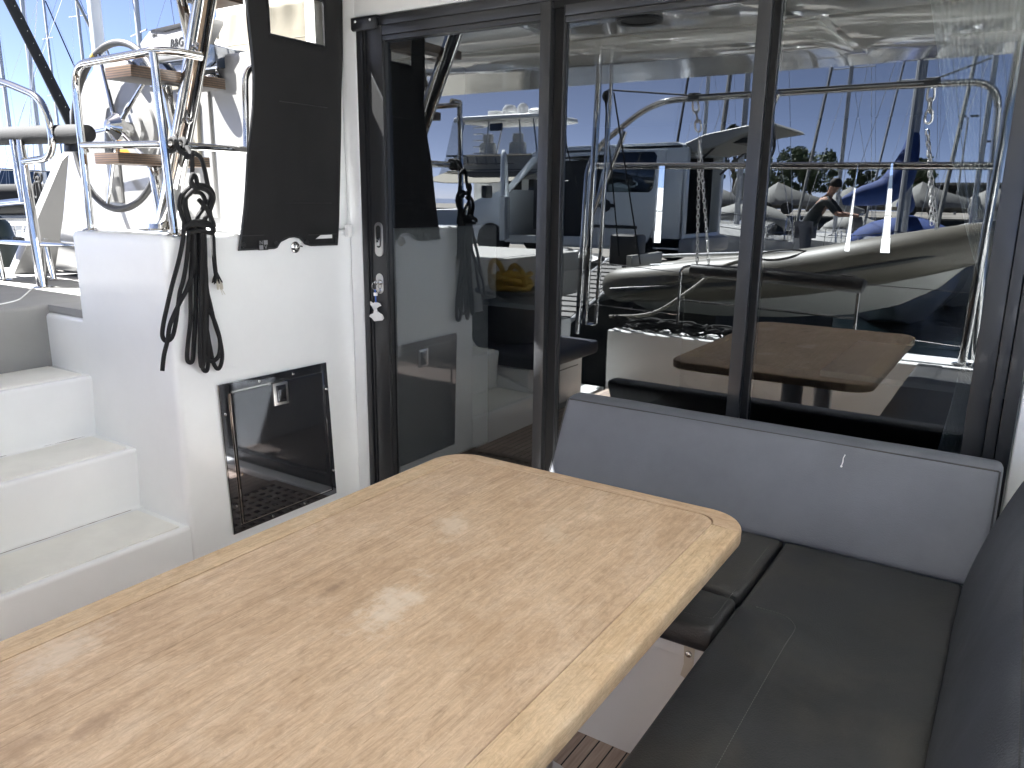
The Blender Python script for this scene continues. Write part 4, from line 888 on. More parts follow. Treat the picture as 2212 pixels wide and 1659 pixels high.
sr_ = thing('stern_rail', (-1.6, -3.12, .45), 'polished steel stern rail with wire lines above the bulwark', 'rail')
for x in (-2.22, -.93):
    MB().tube(bend([(x, -3.12, .455), (x, -3.12, .975), (x+(.12 if x < -1.5 else -.12), -3.12, .985)], .06, 5), .0115, 12).build('post', 'steel', sr_)
MB().tube([(-2.22, -3.12, .72), (-.93, -3.12, .69)], .009, 10).build('mid_rail', 'steel', sr_)
MB().tube([(-2.16, -3.12, .982), (-.98, -3.12, .965)], .012, 10).build('top_rail', 'steel', sr_)
for z0, z1 in ((.97, .93), (.62, .60)):
    MB().tube([(-3.0, -3.12, z0), (-2.22, -3.12, z1)], .003, 5).build('wire', 'steel', sr_); MB().tube([(-.93, -3.12, z1), (-.28, -3.12, z0-.05)], .003, 5).build('wire', 'steel', sr_)
t = MB(); t.tube([(-2.13, -3.09, .955), (-2.12, -3.09, .955), (-1.5, -3.09, .95), (-.90, -3.09, .92), (-.885, -3.09, .915)], [.03, .05, .052, .052, .035], 16)
o = t.build('rail_cushion', 'vinyl_dark'); tag(o, 'round black padded cushion strapped along the stern rail', 'cushion')
for i, (x, y0_) in enumerate(((-3.03, -3.10), (-.255, -3.10))):
    p_ = thing('roof_post', (x, y0_, .45), 'polished steel post from the bulwark to the hardtop, '+('left' if i == 0 else 'right')+' one of two', 'post', 'steel posts under the hardtop')
    MB().tube([(x, y0_, .455), (x+.05, y0_, 2.36)], .027, 18).build('tube', 'steel', p_); MB().tube([(x+.075, y0_-.06, .455), (x+.13, y0_-.06, 2.36)], .016, 14).build('tube', 'steel', p_)
    MB().lathe([(.08, 0), (.08, .006), (.03, .012), (0, .012)], (x+.02, y0_-.02, .4505), res=28).build('base_plate', 'steel', p_)
dv = thing('davit_arch', (-1.7, -3.5, .45), 'polished steel davit arch over the stern carrying the dinghy on chains', 'davits')
MB().tube(bend([(-3.27, -3.42, .3), (-3.26, -3.5, 1.85), (-2.72, -3.6, 2.262), (-1.0, -3.6, 2.268), (-.30, -3.6, 2.258), (-.28, -3.6, 1.9), (-.20, -3.5, .3)], .22, 9), .024, 18).build('arch', 'steel', dv)
MB().tube([(-3.26, -3.58, 1.755), (-.22, -3.58, 1.722)], .026, 18).build('cross_bar', 'steel', dv)
MB().tube([(-3.25, -3.55, 1.30), (-2.95, -3.55, 2.03)], .022, 14).build('brace', 'steel', dv)
MB().tube([(-1.62, -3.2, 2.22), (-1.80, -3.35, 1.93)], .028, 14).build('brace', 'steel', dv)
MB().tube([(-1.66, -3.2, 2.37), (-1.70, -3.24, 2.05), (-1.78, -3.24, 1.80), (-1.70, -3.24, 1.74), (-1.62, -3.24, 1.86), (-1.70, -3.24, 2.2)], .011, 10, smooth=6).build('cable', 'rubber', dv)
def chain(p0, p1, name='chain', sc=1.0):
    p0, p1 = Vector(p0), Vector(p1); L_ = (p1-p0).length; st_ = .042*sc; n_ = int(L_/st_); d_ = (p1-p0).normalized(); mb = MB()
    q = Vector((0, 0, 1)).rotation_difference(d_)
    for i in range(n_):
        c_ = p0+d_*(i+.5)*st_; tw = Matrix.Rotation((i % 2)*math.pi/2+.3, 3, 'Z'); pts = []
        for k_ in range(12):
            a = 2*math.pi*k_/12; v = Vector((.012*sc*math.cos(a), 0, .018*sc*math.sin(a)+math.copysign(.009*sc, math.sin(a)))); pts.append(c_+q @ (tw @ v))
        mb.tube(pts, .0042*sc, 6, closed=True)
    return mb.build(name, 'steel_dull', dv)
for xc, xl, xr_, zl_ in ((-2.38, -2.50, -2.36, .88), (-.70, -.64, -.62, 1.28)):
    m_ = MB(); m_.lathe([(.05, -.02), (.055, 0), (.05, .03), (0, .035)], (xc, -3.6, 2.27), res=18); m_.build('block', 'plastic_black', dv)
    chain((xc, -3.62, 2.24), (xc-.01, -3.8, 1.98), 'shackle', 2.0)
    chain((xc-.01, -3.8, 1.98), (xl, -4.25, zl_)); chain((xc-.01, -3.8, 1.98), (xr_+.03, -4.1, zl_-.02))
m_ = MB()
for pts in ([(-3.0, -3.3, 2.33), (-2.38, -3.55, 2.28), (-.70, -3.55, 2.28), (-.35, -3.3, 2.36)], [(-3.0, -3.25, 2.3), (-2.93, -3.5, 1.0)], [(-2.98, -3.25, 2.3), (-3.1, -3.5, .9)], [(-2.92, -3.25, 2.3), (-2.95, -4.0, .9)], [(-3.7, -3.6, 2.4), (-3.25, -3.6, 1.1)]): m_.tube(pts, .0065, 6)
m_.build('control_line', 'rope_black', dv)
m_ = MB(); m_.lathe([(.03, -.012), (.045, -.006), (.045, .006), (.03, .012)], (-2.99, -3.28, 2.28), (0, 1, 0), 18); m_.build('pulley', 'plastic_black', dv)
# heap of dark rope and hose on the bulwark
hp = MB()
for i in range(26):
    cx = random.uniform(-2.75, -1.2); rad = random.uniform(.05, .14); zz0 = .47+random.uniform(0, .05)
    hp.tube([(cx+rad*1.6*math.cos(a), -3.15+rad*.7*math.sin(a), zz0+.02*math.sin(3*a+i)) for a in [2*math.pi*k_/10 for k_ in range(10)]], .010, 6, closed=True, smooth=2)
o = hp.build('rope_heap', 'rope_black'); tag(o, 'untidy heap of black rope lying on the stern bulwark', 'rope')

# ---------------- dinghy on the davits
dg = thing('dinghy', (-1.9, -4.7, .4), 'grey inflatable dinghy with a white hull hanging from the stern davits', 'dinghy')
def tube_path(side):
    yc = -4.62-side*.95
    return [(-3.62, yc, .60), (-3.45, yc, .62), (-2.6, yc, .72), (-1.8, yc, .83), (-1.15, yc-(.0 if side == 0 else -.03), .97), (-.75, yc-(.10 if side == 0 else -.14), 1.06), (-.45, yc-(.30 if side == 0 else -.34), 1.13), (-.38, -5.09, 1.15)]
for sd_ in (0, 1): 
    m_ = MB(); m_.tube(tube_path(sd_), [.03, .17, .20, .20, .20, .19, .175, .17], 22, smooth=5); m_.build('tube', 'tube_grey', dg)
m_ = MB()
for q_ in (0, 1):
    P_ = [(a_, b_+(.195 if q_ == 0 else -.195)*1.0, c_-.03) for a_, b_, c_ in tube_path(q_)[1:-1]]; m_.tube(P_, .022, 8, smooth=5)
m_.build('rubbing_strake', 'rubber', dg)
rings = []
for x, kz, ch, hw in ((-3.35, .34, .50, .42), (-2.6, .33, .56, .44), (-1.9, .38, .62, .42), (-1.3, .46, .72, .36), (-.9, .58, .84, .26), (-.6, .76, .98, .14), (-.42, .95, 1.08, .04)):
    y0_ = -5.09; rings.append([(x, y0_+hw+.10, ch+.06), (x, y0_+hw, ch-.02), (x, y0_+hw*.5, (kz+ch)/2-.02), (x, y0_, kz), (x, y0_-hw*.5, (kz+ch)/2-.02), (x, y0_-hw, ch-.02), (x, y0_-hw-.1, ch+.06), (x, y0_, ch+.08)])
m_ = MB(); m_.loft(rings); m_.build('hull', 'dinghy_hull', dg, sharp=28)
m_ = MB(); m_.box((-3.42, -5.5, .5), (-3.36, -4.7, .92), bev=.01); m_.build('transom', 'dinghy_hull', dg)
m_ = MB(); m_.box((-3.75, -5.2, .78), (-3.42, -4.95, 1.12), bev=.05, seg=3); m_.box((-3.62, -5.12, .3), (-3.5, -5.02, .8), bev=.02); m_.build('outboard_motor', 'plastic_black', dg)
for x0, z0 in ((-1.30, 1.02), (-2.1, .95)):
    m_ = MB(); m_.tube([(x0, -4.55, z0), (x0+.12, -4.52, z0+.075), (x0+.35, -4.52, z0+.11), (x0+.48, -4.55, z0+.10)], .008, 7, smooth=5); m_.build('grab_line', 'rubber', dg)
for z0 in (1.02, .94): MB().tube([(-3.1, -4.58-.3*(z0 > 1), z0-.10), (-1.55, -4.60-.3*(z0 > 1), z0+.02)], .018, 10).build('oar', 'alloy', dg)
t = text_mb('PLASTIMO YACHT', .085, frame((-3.02, -4.425, .72), (-1, 0, -.13), (0, .08, 1)), .002); t.build('lettering', 'plastic_black', dg)
t = MB(); t.tube([(-2.9, -3.3, .5), (-2.55, -3.4, .55), (-2.30, -3.6, .75), (-2.18, -4.0, .92), (-1.95, -4.3, 1.0)], .016, 10, smooth=6)
o = t.build('fuel_hose', 'tube_grey'); tag(o, 'grey hose looping from the stern bulwark up into the dinghy', 'hose')
# ---------------- gangway to the quay
gw = thing('gangway', (-4.0, -5.0, .6), 'teak slatted boarding gangway with aluminium sides leading to the quay', 'gangway')
ga, gb = Vector((-3.70, -3.45, .30)), Vector((-4.12, -6.3, .78)); gd = (gb-ga); gx = Vector((gd.y, -gd.x, 0)).normalized()*(-.19)
for i in range(17):
    c0 = ga+gd*(i+.12)/17; c1_ = ga+gd*(i+.82)/17; m_ = MB(); u_ = Vector((0, 0, .02))
    m_.loft([[c0-gx, c0+gx, c0+gx+u_, c0-gx+u_], [c1_-gx, c1_+gx, c1_+gx+u_, c1_-gx+u_]]); m_.build('slat', 'slat_grey', gw)
for sg in (-1, 1): MB().tube([ga+gx*1.12*sg, gb+gx*1.12*sg], .022, 8).build('side_rail', 'alloy', gw)

# ================================================================== MARINA: quay, water, van, boats
struct(MB().add([(-1500, -1500, -.8), (1500, -1500, -.8), (1500, 1500, -.8), (-1500, 1500, -.8)], [(0, 1, 2, 3)]).build('water', 'water'))
q = MB(); q.box((-40, -12.6, -1.2), (-2.9, -6.1, .445)); o = q.build('quay', 'concrete'); struct(o)
mat('asphalt', (.035, .035, .036), .9, var=.3, vs=3, bump=.5, bs=60); struct(MB().box((-40, -8.45, .446), (-2.9, -6.13, .452)).build('road', 'asphalt'))
q = MB(); q.box((-40, -6.12, .30), (-2.88, -5.85, .50), bev=.03); struct(q.build('kerb', 'concrete'))
q = MB(); q.box((-40, -6.08, -1.2), (-2.86, -5.95, .30)); q.box((-40, -12.7, -1.2), (-2.86, -12.55, .40)); q.box((-2.95, -12.6, -1.2), (-2.86, -6.1, .40)); struct(q.build('quay_wall', 'stone_dark'))
q = MB(); q.box((-60, -75, -1.2), (20, -40, .8)); struct(q.build('far_quay', 'concrete')); q = MB(); q.box((-60, -39.98, -1.2), (20, -39.8, .72)); struct(q.build('far_quay_wall', 'stone_dark'))

# ---------------- van
vn = thing('van', (-6.5, -9.7, .45), 'white van with its side door and tailgate open on the quay', 'van')
VY0, VY1, VZ = -8.85, -10.55, .45
side = [(-8.55, .30), (-8.60, .62), (-8.45, .95), (-7.95, 1.12), (-7.72, 1.20), (-7.15, 1.75), (-6.9, 1.83), (-4.62, 1.86), (-4.50, 1.80), (-4.44, 1.2), (-4.42, .30)]
def vloft(poly, y0, y1, inset=.0): return [(x, z+VZ) for x, z in poly]
# body shell: far side, roof, near side with openings
b1 = MB()
b1.prism([(x, z+VZ) for x, z in side], 1, VY1, VY1+.06)
b1.prism([(-8.58, .28+VZ), (-8.60, .62+VZ), (-8.45, .95+VZ), (-7.95, 1.12+VZ), (-7.70, 1.18+VZ), (-7.70, .28+VZ)], 1, VY1+.06, VY0, bev=.03)   # engine bay block
b1.prism([(-7.20, 1.76+VZ), (-6.9, 1.85+VZ), (-4.62, 1.88+VZ), (-4.50, 1.84+VZ), (-4.50, 1.78+VZ), (-7.15, 1.72+VZ)], 1, VY1, VY0, bev=.02)   # roof
b1.prism([(-7.70, .28+VZ), (-4.42, .28+VZ), (-4.42, .46+VZ), (-7.70, .40+VZ)], 1, VY0-.10, VY0, bev=.01)    # sill
b1.prism([(-6.95, .3+VZ), (-6.78, .3+VZ), (-6.75, 1.3+VZ), (-6.60, 1.80+VZ), (-6.74, 1.80+VZ), (-6.92, 1.3+VZ)], 1, VY0-.08, VY0, bev=.01)   # B pillar
b1.prism([(-5.80, .3+VZ), (-4.44, .3+VZ), (-4.47, 1.84+VZ), (-5.70, 1.84+VZ)], 1, VY0-.06, VY0, bev=.01)     # rear side panel
b1.prism([(-6.80, 1.68+VZ), (-5.70, 1.72+VZ), (-5.70, 1.80+VZ), (-6.80, 1.78+VZ)], 1, VY0-.06, VY0)
b1.prism([(-7.72, 1.16+VZ), (-7.62, 1.12+VZ), (-6.98, 1.72+VZ), (-7.12, 1.74+VZ)], 1, VY0-.05, VY0)
b1.box((-4.50, VY1+.02, .30+VZ), (-4.42, VY0, .52+VZ), bev=.02); b1.box((-4.50, VY0-.12, .5+VZ), (-4.42, VY0, 1.80+VZ), bev=.02); b1.box((-4.50, VY1, .5+VZ), (-4.42, VY1+.12, 1.80+VZ), bev=.02)
b1.build('body', 'van_paint', vn)
b2 = MB(); b2.box((-7.65, VY1+.07, .28+VZ), (-4.52, VY0-.1, .36+VZ)); b2.box((-7.6, VY1+.065, .3+VZ), (-4.6, VY1+.09, 1.72+VZ)); b2.box((-6.5, VY1+.1, .4+VZ), (-6.35, VY0-.2, 1.3+VZ), bev=.05)
for y_ in (-9.2, -10.1): b2.box((-7.2, y_-.25, .5+VZ), (-6.9, y_+.25, 1.35+VZ), bev=.06)
b2.build('interior', 'van_dark', vn)
# sliding door run back over the rear panel
m_ = MB(); m_.prism([(-5.98, .30+VZ), (-5.20, .30+VZ), (-4.98, .38+VZ), (-4.86, .70+VZ), (-4.80, 1.1+VZ), (-4.74, 1.76+VZ), (-5.66, 1.80+VZ), (-5.78, 1.62+VZ), (-5.90, 1.0+VZ)], 1, VY0+.02, VY0+.08, bev=.012); dr_ = m_.build('sliding_door', 'van_paint', vn)
def vsub(mb, nm, mt_, par): o = mb.build(nm, mt_, par); o.matrix_parent_inverse = Matrix.Identity(4); return o
m_ = MB(); m_.prism([(-5.74, 1.14+VZ), (-4.98, 1.14+VZ), (-4.92, 1.20+VZ), (-4.88, 1.68+VZ), (-4.93, 1.74+VZ), (-5.58, 1.74+VZ), (-5.66, 1.66+VZ), (-5.78, 1.22+VZ)], 1, VY0+.078, VY0+.088, bev=.004); vsub(m_, 'window', 'smoke_glass', dr_)
m_ = MB(); m_.lathe([(.10, 0), (.09, .02), (0, .022)], (-5.72, VY0+.075, .93+VZ), (0, 1, 0), 20); m_.box((-5.86, VY0+.08, .90+VZ), (-5.56, VY0+.105, .96+VZ), bev=.01); vsub(m_, 'handle', 'van_dark', dr_)
m_ = MB(); m_.box((-5.94, VY0+.078, .58+VZ), (-5.15, VY0+.10, .63+VZ), bev=.01); vsub(m_, 'trim_strip', 'van_dark', dr_)
m_ = MB(); m_.prism([(-6.60, .40+VZ), (-5.80, .40+VZ), (-5.72, 1.66+VZ), (-6.52, 1.62+VZ)], 1, VY0-.20, VY0-.16); m_.build('doorway_shade_panel', 'van_dark', vn)  # dark panel standing in for the shade inside the open doorway
# open front door, hinged at the front edge and swung out
m_ = MB(); Rz = Matrix.Rotation(R(62), 3, 'Z'); pv = (-7.60, VY0, 0)
m_.prism([(-7.62, .34+VZ), (-6.80, .34+VZ), (-6.74, .9+VZ), (-6.72, 1.05+VZ), (-7.60, 1.05+VZ), (-7.66, .8+VZ)], 1, VY0, VY0+.09, bev=.02)
m_.tube([(-7.58, VY0+.04, 1.05+VZ), (-7.12, VY0+.04, 1.66+VZ), (-6.80, VY0+.04, 1.70+VZ), (-6.72, VY0+.04, 1.05+VZ)], .035, 8, smooth=4)
m_.v = [tuple(Vector(pv)+Rz @ (Vector(v)-Vector(pv))) for v in m_.v]; m_.build('front_door', 'van_paint', vn)
m_ = MB(); m_.box((-7.90, VY0+.25, 1.02+VZ), (-7.78, VY0+.45, 1.24+VZ), bev=.04); m_.build('mirror', 'van_dark', vn)
# lifted tailgate
m_ = MB(); rr_ = [(-4.52, 1.86), (-4.2, 1.98), (-3.6, 2.08), (-3.2, 2.10), (-3.15, 2.05), (-3.55, 2.0), (-4.0, 1.80), (-4.35, 1.72)]
m_.prism([(x, z+VZ) for x, z in rr_], 1, VY1+.05, VY0-.05, bev=.03, seg=3); tg_ = m_.build('tailgate', 'van_inner', vn)
m_ = MB(); m_.prism([(VY1+.3, -4.1), (VY0-.3, -4.1), (VY0-.4, -3.6), (VY1+.4, -3.6)][::1] if 0 else [(-4.05, VY1+.3), (-3.55, VY1+.3), (-3.55, VY0-.3), (-4.05, VY0-.3)], 2, 1.80+VZ+.06, 1.83+VZ+.10); vsub(m_, 'window', 'van_dark', tg_)
for y_ in (VY0-.12, VY1+.12): MB().tube([(-4.45, y_, 1.45+VZ), (-3.95, y_, 1.90+VZ)], .018, 8).build('gas_strut', 'van_dark', vn)
m_ = MB(); m_.box((-4.50, VY1-.01, .22+VZ), (-4.26, VY0+.01, .46+VZ), bev=.05, seg=3); m_.box((-8.68, VY1, .20+VZ), (-8.45, VY0, .62+VZ), bev=.06, seg=3); m_.build('bumper', 'mast_grey', vn)
for x_ in (-8.0, -5.20):
    for y_ in (VY0-.1, VY1+.1):
        m_ = MB(); sg = 1 if y_ > -9.7 else -1; m_.lathe([(.15, -.10), (.29, -.10), (.315, -.06), (.315, .06), (.29, .10), (.17, .10)], (x_, y_, .31+VZ), (0, 1, 0), 28); wl_ = m_.build('wheel', 'tyre', vn)
        m_ = MB(); m_.lathe([(0, .04), (.05, .06), (.16, .05), (.18, .09)], (x_, y_, .31+VZ), (0, sg, 0), 20); vsub(m_, 'hubcap', 'alloy', wl_)
m_ = MB(); m_.box((-8.66, VY0-.35, .68+VZ), (-8.5, VY0-.06, .86+VZ), bev=.03); m_.build('headlight', 'vinyl_clear', vn)
m_ = MB(); m_.lathe([(0, .3), (.30, .3), (.34, 0), (.34, -.01)], (0, 0, 0), res=4); m_ = MB(); m_.box((-4.9, -9.4, .37+VZ), (-4.6, -9.1, .62+VZ), bev=.03); m_.box((-5.4, -9.9, .37+VZ), (-4.95, -9.5, .55+VZ), bev=.03); o = m_.build('tool_box', 'van_inner'); tag(o, 'pale boxes of tools inside the open back of the van', 'boxes')
m_ = MB()
for i in range(6): m_.lathe([(0, -.12), (.10, -.1), (.16, 0), (.12, .12), (0, .16)], (-4.6-i*.12, -6.7+.1*(i % 2), .58+.02*i), (.2*i-.5, .3, 1), 12)
o = m_.build('dark_bag', 'rubber'); tag(o, 'dark lumpy bag lying on the quay near the gangway', 'bag')

nb2 = thing('fill_catamaran', (4.2, 0, -.8), 'unseen white catamaran added on the right to bounce sunlight into the cockpit', 'boat')  # out of view, added as a sunlit reflector filling the shaded cockpit
t = MB(); t.prism([(2.75, -.7), (2.9, -.7), (6.0, -.7), (6.0, 1.0), (2.6, 1.0)], 1, -5, 9, bev=.08); t.build('hull', 'gelcoat', nb2); t = MB(); t.prism([(3.3, 1.0), (6.0, 1.0), (6.0, 2.2), (3.9, 2.2)], 1, -1, 6, bev=.1); t.build('cabin', 'gelcoat', nb2); t = MB(); t.box((3.0, -4.6, 2.6), (6.0, 2, 2.75), bev=.05); t.build('hardtop', 'gelcoat', nb2)
# ---------------- motor yacht
my = thing('motor_yacht', (-15.4, -22, -.8), 'white sport fishing yacht with a flybridge and hardtop moored stern to the quay', 'yacht')
YX, YY = -16.1, -19.2
rings = []
for y, hw, zt, zb_ in ((YY, 1.95, 1.05, -.9), (YY-3, 2.1, 1.1, -.9), (YY-7, 2.1, 1.5, -.9), (YY-11, 1.4, 1.9, -.7), (YY-14, .08, 2.3, .6)): rings.append([(YX-hw, y, zt), (YX-hw*.85, y, zb_), (YX+hw*.85, y, zb_), (YX+hw, y, zt)])
MB().loft(rings).build('hull', 'yacht_white', my)
m_ = MB(); m_.box((YX-1.75, YY-8, 1.0), (YX+1.75, YY-2.6, 2.35), bev=.12, seg=3); m_.box((YX-1.9, YY-7, 2.3), (YX+1.9, YY-1.2, 2.42), bev=.05); m_.build('cabin', 'yacht_white', my)
m_ = MB(); m_.box((YX-.35, YY-2.62, 1.0), (YX+.45, YY-2.57, 2.2), bev=.02); m_.box((YX+.75, YY-2.62, 1.5), (YX+1.5, YY-2.58, 2.15), bev=.03); m_.build('door', 'smoke_glass', my)
m_ = MB(); m_.prism([(YX-2.05, 2.42), (YX+2.05, 2.42), (YX+1.9, 2.95), (YX-1.9, 2.95)], 1, YY-6, YY-1.6, bev=.08); m_.build('flybridge', 'yacht_white', my)
m_ = MB(); pts = [(YX-1.9, YY-.2, 2.05), (YX, YY-.1, 1.98), (YX+2.0, YY-.2, 2.08)]
m_.loft([[(YX-1.95, YY-1.5, 2.44), (YX-1.0, YY-1.5, 2.47), (YX+1.0, YY-1.5, 2.47), (YX+1.95, YY-1.5, 2.44)], [(YX-1.9, YY+.0, 2.05), (YX-.9, YY+.15, 1.97), (YX+.9, YY+.15, 1.97), (YX+1.9, YY+.0, 2.05)], [(YX-1.9, YY, 2.03), (YX-.9, YY+.15, 1.95), (YX+.9, YY+.15, 1.95), (YX+1.9, YY, 2.03)], [(YX-1.95, YY-1.5, 2.42), (YX-1.0, YY-1.5, 2.45), (YX+1.0, YY-1.5, 2.45), (YX+1.95, YY-1.5, 2.42)]], closed=False, cap=False); m_.build('awning', 'canvas_cream', my)
m_ = MB(); b_ = bmesh.new(); m_.prism(rrect(YX-2.0, YX+2.1, YY-4.2, YY-1.3, .7), 2, 4.12, 4.26, bev=.05, seg=3); m_.build('hardtop', 'yacht_white', my)
m_ = MB()
for x_, y_ in ((-1.7, -1.6), (1.7, -1.6), (-1.6, -3.9), (1.6, -3.9), (-.6, -1.8), (.9, -1.8)): m_.tube([(YX+x_, YY+y_, 2.95), (YX+x_*.86, YY+y_-.1, 4.14)], .03, 8)
for k_ in range(5): m_.tube([(YX-1.2, YY-1.9, 3.05+k_*.22), (YX-.75, YY-1.9, 3.05+k_*.22)], .02, 6)
m_.build('tower_frame', 'steel_dull', my)
m_ = MB(); m_.loft([[(YX-2.05, YY-1.35, 2.95), (YX-1.75, YY-1.4, 4.12)], [(YX+2.05, YY-1.35, 2.95), (YX+1.9, YY-1.4, 4.12)]], closed=False, cap=False); m_.loft([[(YX-2.1, YY-.9, 2.1), (YX-1.98, YY-1.3, 2.95)], [(YX+2.1, YY-.9, 2.1), (YX+2.0, YY-1.3, 2.95)]], closed=False, cap=False); m_.build('clear_curtain', 'vinyl_clear', my)
for x_ in (-.95, .35): m_ = MB(); m_.box((YX+x_-.32, YY-2.6, 2.95), (YX+x_+.32, YY-2.3, 3.45), bev=.12, seg=3); m_.box((YX+x_-.2, YY-2.58, 3.4), (YX+x_+.2, YY-2.35, 3.75), bev=.1, seg=3); m_.build('seat', 'yacht_white', my)
for i in range(6): MB().tube([(YX-1.35+i*.40, YY-1.25, 2.62), (YX-1.45+i*.40, YY-1.30, 2.95)], .035, 8).build('rod_holder', 'steel', my)
m_ = MB(); m_.tube([(YX-1.9, YY-1.22, 2.93), (YX+1.9, YY-1.22, 2.93)], .03, 8); m_.tube([(YX-1.9, YY-1.22, 2.65), (YX+1.0, YY-1.22, 2.65)], .02, 8); m_.build('rod_rail', 'steel', my)
m_ = MB(); m_.lathe([(.22, 0), (.27, .03), (.27, .2), (.18, .33), (0, .36)], (YX-.1, YY-2.6, 4.38), res=24); m_.box((YX-.8, YY-2.5, 4.27), (YX-.35, YY-2.2, 4.52), bev=.03); m_.lathe([(.2, 0), (.2, .3), (.12, .42), (0, .45)], (YX+.65, YY-2.3, 4.28), res=20); m_.lathe([(.35, 0), (.4, .06), (.4, .18), (.3, .25), (0, .26)], (YX+1.25, YY-2.4, 4.27), res=24); m_.build('radome', 'plastic_white', my)
m_ = MB(); m_.box((YX-.15, YY-1.5, 3.75), (YX+.35, YY-1.4, 4.0), bev=.02); m_.build('display', 'plastic_black', my)
m_ = MB(); m_.box((YX-.9, YY-2.2, 2.44), (YX+.6, YY-1.7, 2.9), bev=.15, seg=3); o = m_.build('canvas_bundle', 'canvas_navy'); tag(o, 'navy blue canvas bundle under the rod rail of the white yacht', 'cover')

# ---------------- sailing boats
def make_sailboat(hullm, coverm, L=10, H=14, mr=.08, label='', detail=True, dodger=True):
    r = thing('sailing_boat', (0, 0, 0), label, 'sailing boat', 'sailing boats moored in the marina')
    rings = []
    for t_, hw, zt, zb_ in ((0, .78, 1.0, .15), (.15, 1.0, .98, -.1), (.45, 1.12, 1.0, -.3), (.75, .75, 1.15, -.2), (.93, .26, 1.3, .2), (1, .02, 1.38, .9)):
        x = -L/2+L*t_; hw *= L/7; rings.append([(x, -hw, zt), (x, -hw*.92, zt*.45), (x, -hw*.5, zb_), (x, hw*.5, zb_), (x, hw*.92, zt*.45), (x, hw, zt)])
    MB().loft(rings).build('hull', hullm, r)
    m_ = MB(); m_.prism([(-L*.22, .98), (L*.20, 1.05), (L*.14, 1.42), (-L*.20, 1.5)], 1, -L*.085, L*.085, bev=.07, seg=2); m_.build('cabin', 'hull_white', r)
    if detail:
        for i in range(4):
            for sg in (-1, 1): MB().box((-L*.16+i*L*.07, sg*L*.0855-.004, 1.2), (-L*.16+i*L*.07+L*.04, sg*L*.0855+.004, 1.32)).build('window', 'smoke_glass', r)
    MB().tube([(L*.05, 0, 1.0), (L*.05, 0, H)], [mr, mr*.85], 12).build('mast', 'mast_grey' if hullm != 'hull_blue' else 'hull_white', r)
    m_ = MB(); m_.tube([(L*.05, -H*.06, H*.55), (L*.05, H*.06, H*.55)], mr*.3, 6); m_.tube([(L*.05, -H*.045, H*.78), (L*.05, H*.045, H*.78)], mr*.3, 6); m_.build('spreader', 'mast_grey', r)
    m_ = MB(); m_.tube([(L*.04, 0, 1.95), (-L*.32, 0, 2.0)], .05, 8); m_.build('boom', 'mast_grey', r)
    m_ = MB(); m_.tube([(L*.035, 0, 2.6), (L*.02, 0, 2.25), (-L*.1, 0, 2.18), (-L*.31, 0, 2.1)], [.07, .19, .17, .08], 12, smooth=4); m_.build('sail_cover', coverm, r)
    m_ = MB()
    for p in ((L*.49, 0, 1.35), (-L*.5, 0, 1.0)): m_.tube([p, (L*.05, 0, H*.98)], .008, 4)
    for sg in (-1, 1):
        m_.tube([(L*.05, sg*L*.15, 1.0), (L*.05, sg*H*.06, H*.55), (L*.05, sg*.02, H*.97)], .007, 4); m_.tube([(L*.02, sg*L*.15, 1.0), (L*.05, 0, H*.55)], .007, 4)
    m_.build('rigging', 'steel_dull', r)
    m_ = MB(); m_.tube([(L*.485, 0, 1.5), (L*.06, 0, H*.93)], [.05, .04], 8); m_.build('furled_sail', 'mast_grey' if coverm == 'canvas_blue' else coverm, r)
    m_ = MB()
    for i in range(7):
        x = -L*.46+i*L*.14; hw = L/7*(.98 if i < 5 else .5)
        for sg in (-1, 1): m_.tube([(x, sg*hw*.92, 1.0), (x, sg*hw*.95, 1.62)], .012, 5)
    for sg in (-1, 1):
        for z in (1.32, 1.6): m_.tube([(-L*.48, sg*L*.125, z), (L*.24, sg*L*.135, z), (L*.38, sg*L*.085, z+.05), (L*.5, 0, z+.2)], .007, 4)
    m_.build('guard_rail', 'steel', r)
    if dodger:
        m_ = MB(); rg = []
        for x, h_, w_ in ((-L*.26, .62, .17), (-L*.18, .70, .17), (-L*.11, .30, .15)): rg.append([(x, L*w_*math.cos(a)*.75, 1.25+h_*math.sin(a)) for a in [math.pi*k_/10 for k_ in range(11)]])
        m_.loft(rg, closed=False, cap=False); o_ = m_.build('spray_hood', coverm, r); o_.modifiers.new('thick', 'SOLIDIFY').thickness = .015
    return r
protoA = make_sailboat('hull_white', 'canvas_blue', 10, 14, .10, 'x')
protoB = make_sailboat('hull_white', 'tarp', 9, 12, .07, 'x', dodger=True)
protoC = make_sailboat('hull_blue', 'canvas_grey', 11, 15, .085, 'x')
bn_ = {'A': 0, 'B': 0, 'C': 0}
def put(kind, x, y, rz, label, sc=1):
    pr = {'A': protoA, 'B': protoB, 'C': protoC}[kind]
    o = pr if bn_[kind] == 0 else copy_tree(pr)
    bn_[kind] += 1; o.location = (x, y, -.8); o.rotation_euler = (0, 0, R(rz)); o.scale = (sc, sc, sc); o['label'] = label
# behind the quay (seen mirrored in the doors)
put('A', -2.45, -17.4, 84, 'sailing boat with bright blue sail cover behind the quay, nearest on the right', 1.0)
put('B', -7.05, -20, 80, 'sailing boat with pale tarpaulin cover behind the van', 1.15)
put('B', -5.2, -24.5, 95, 'small sailing boat with pale cover in the second row behind the quay', .95)
put('A', -3.6, -27, 100, 'sailing boat with blue cover in the second row behind the quay', .8)
put('B', -1.2, -20.5, 97, 'sailing boat with pale cover right of the blue covered one behind the quay', .95)
put('B', .2, -26, 92, 'sailing boat with pale cover far right behind the quay', .8)
put('C', -10.3, -26, 85, 'pale blue hulled sailing boat far behind the van', .9)
put('B', 2.6, -19, 88, 'sailing boat with pale cover at the right end of the quay', .9)
COVER_LATER = True
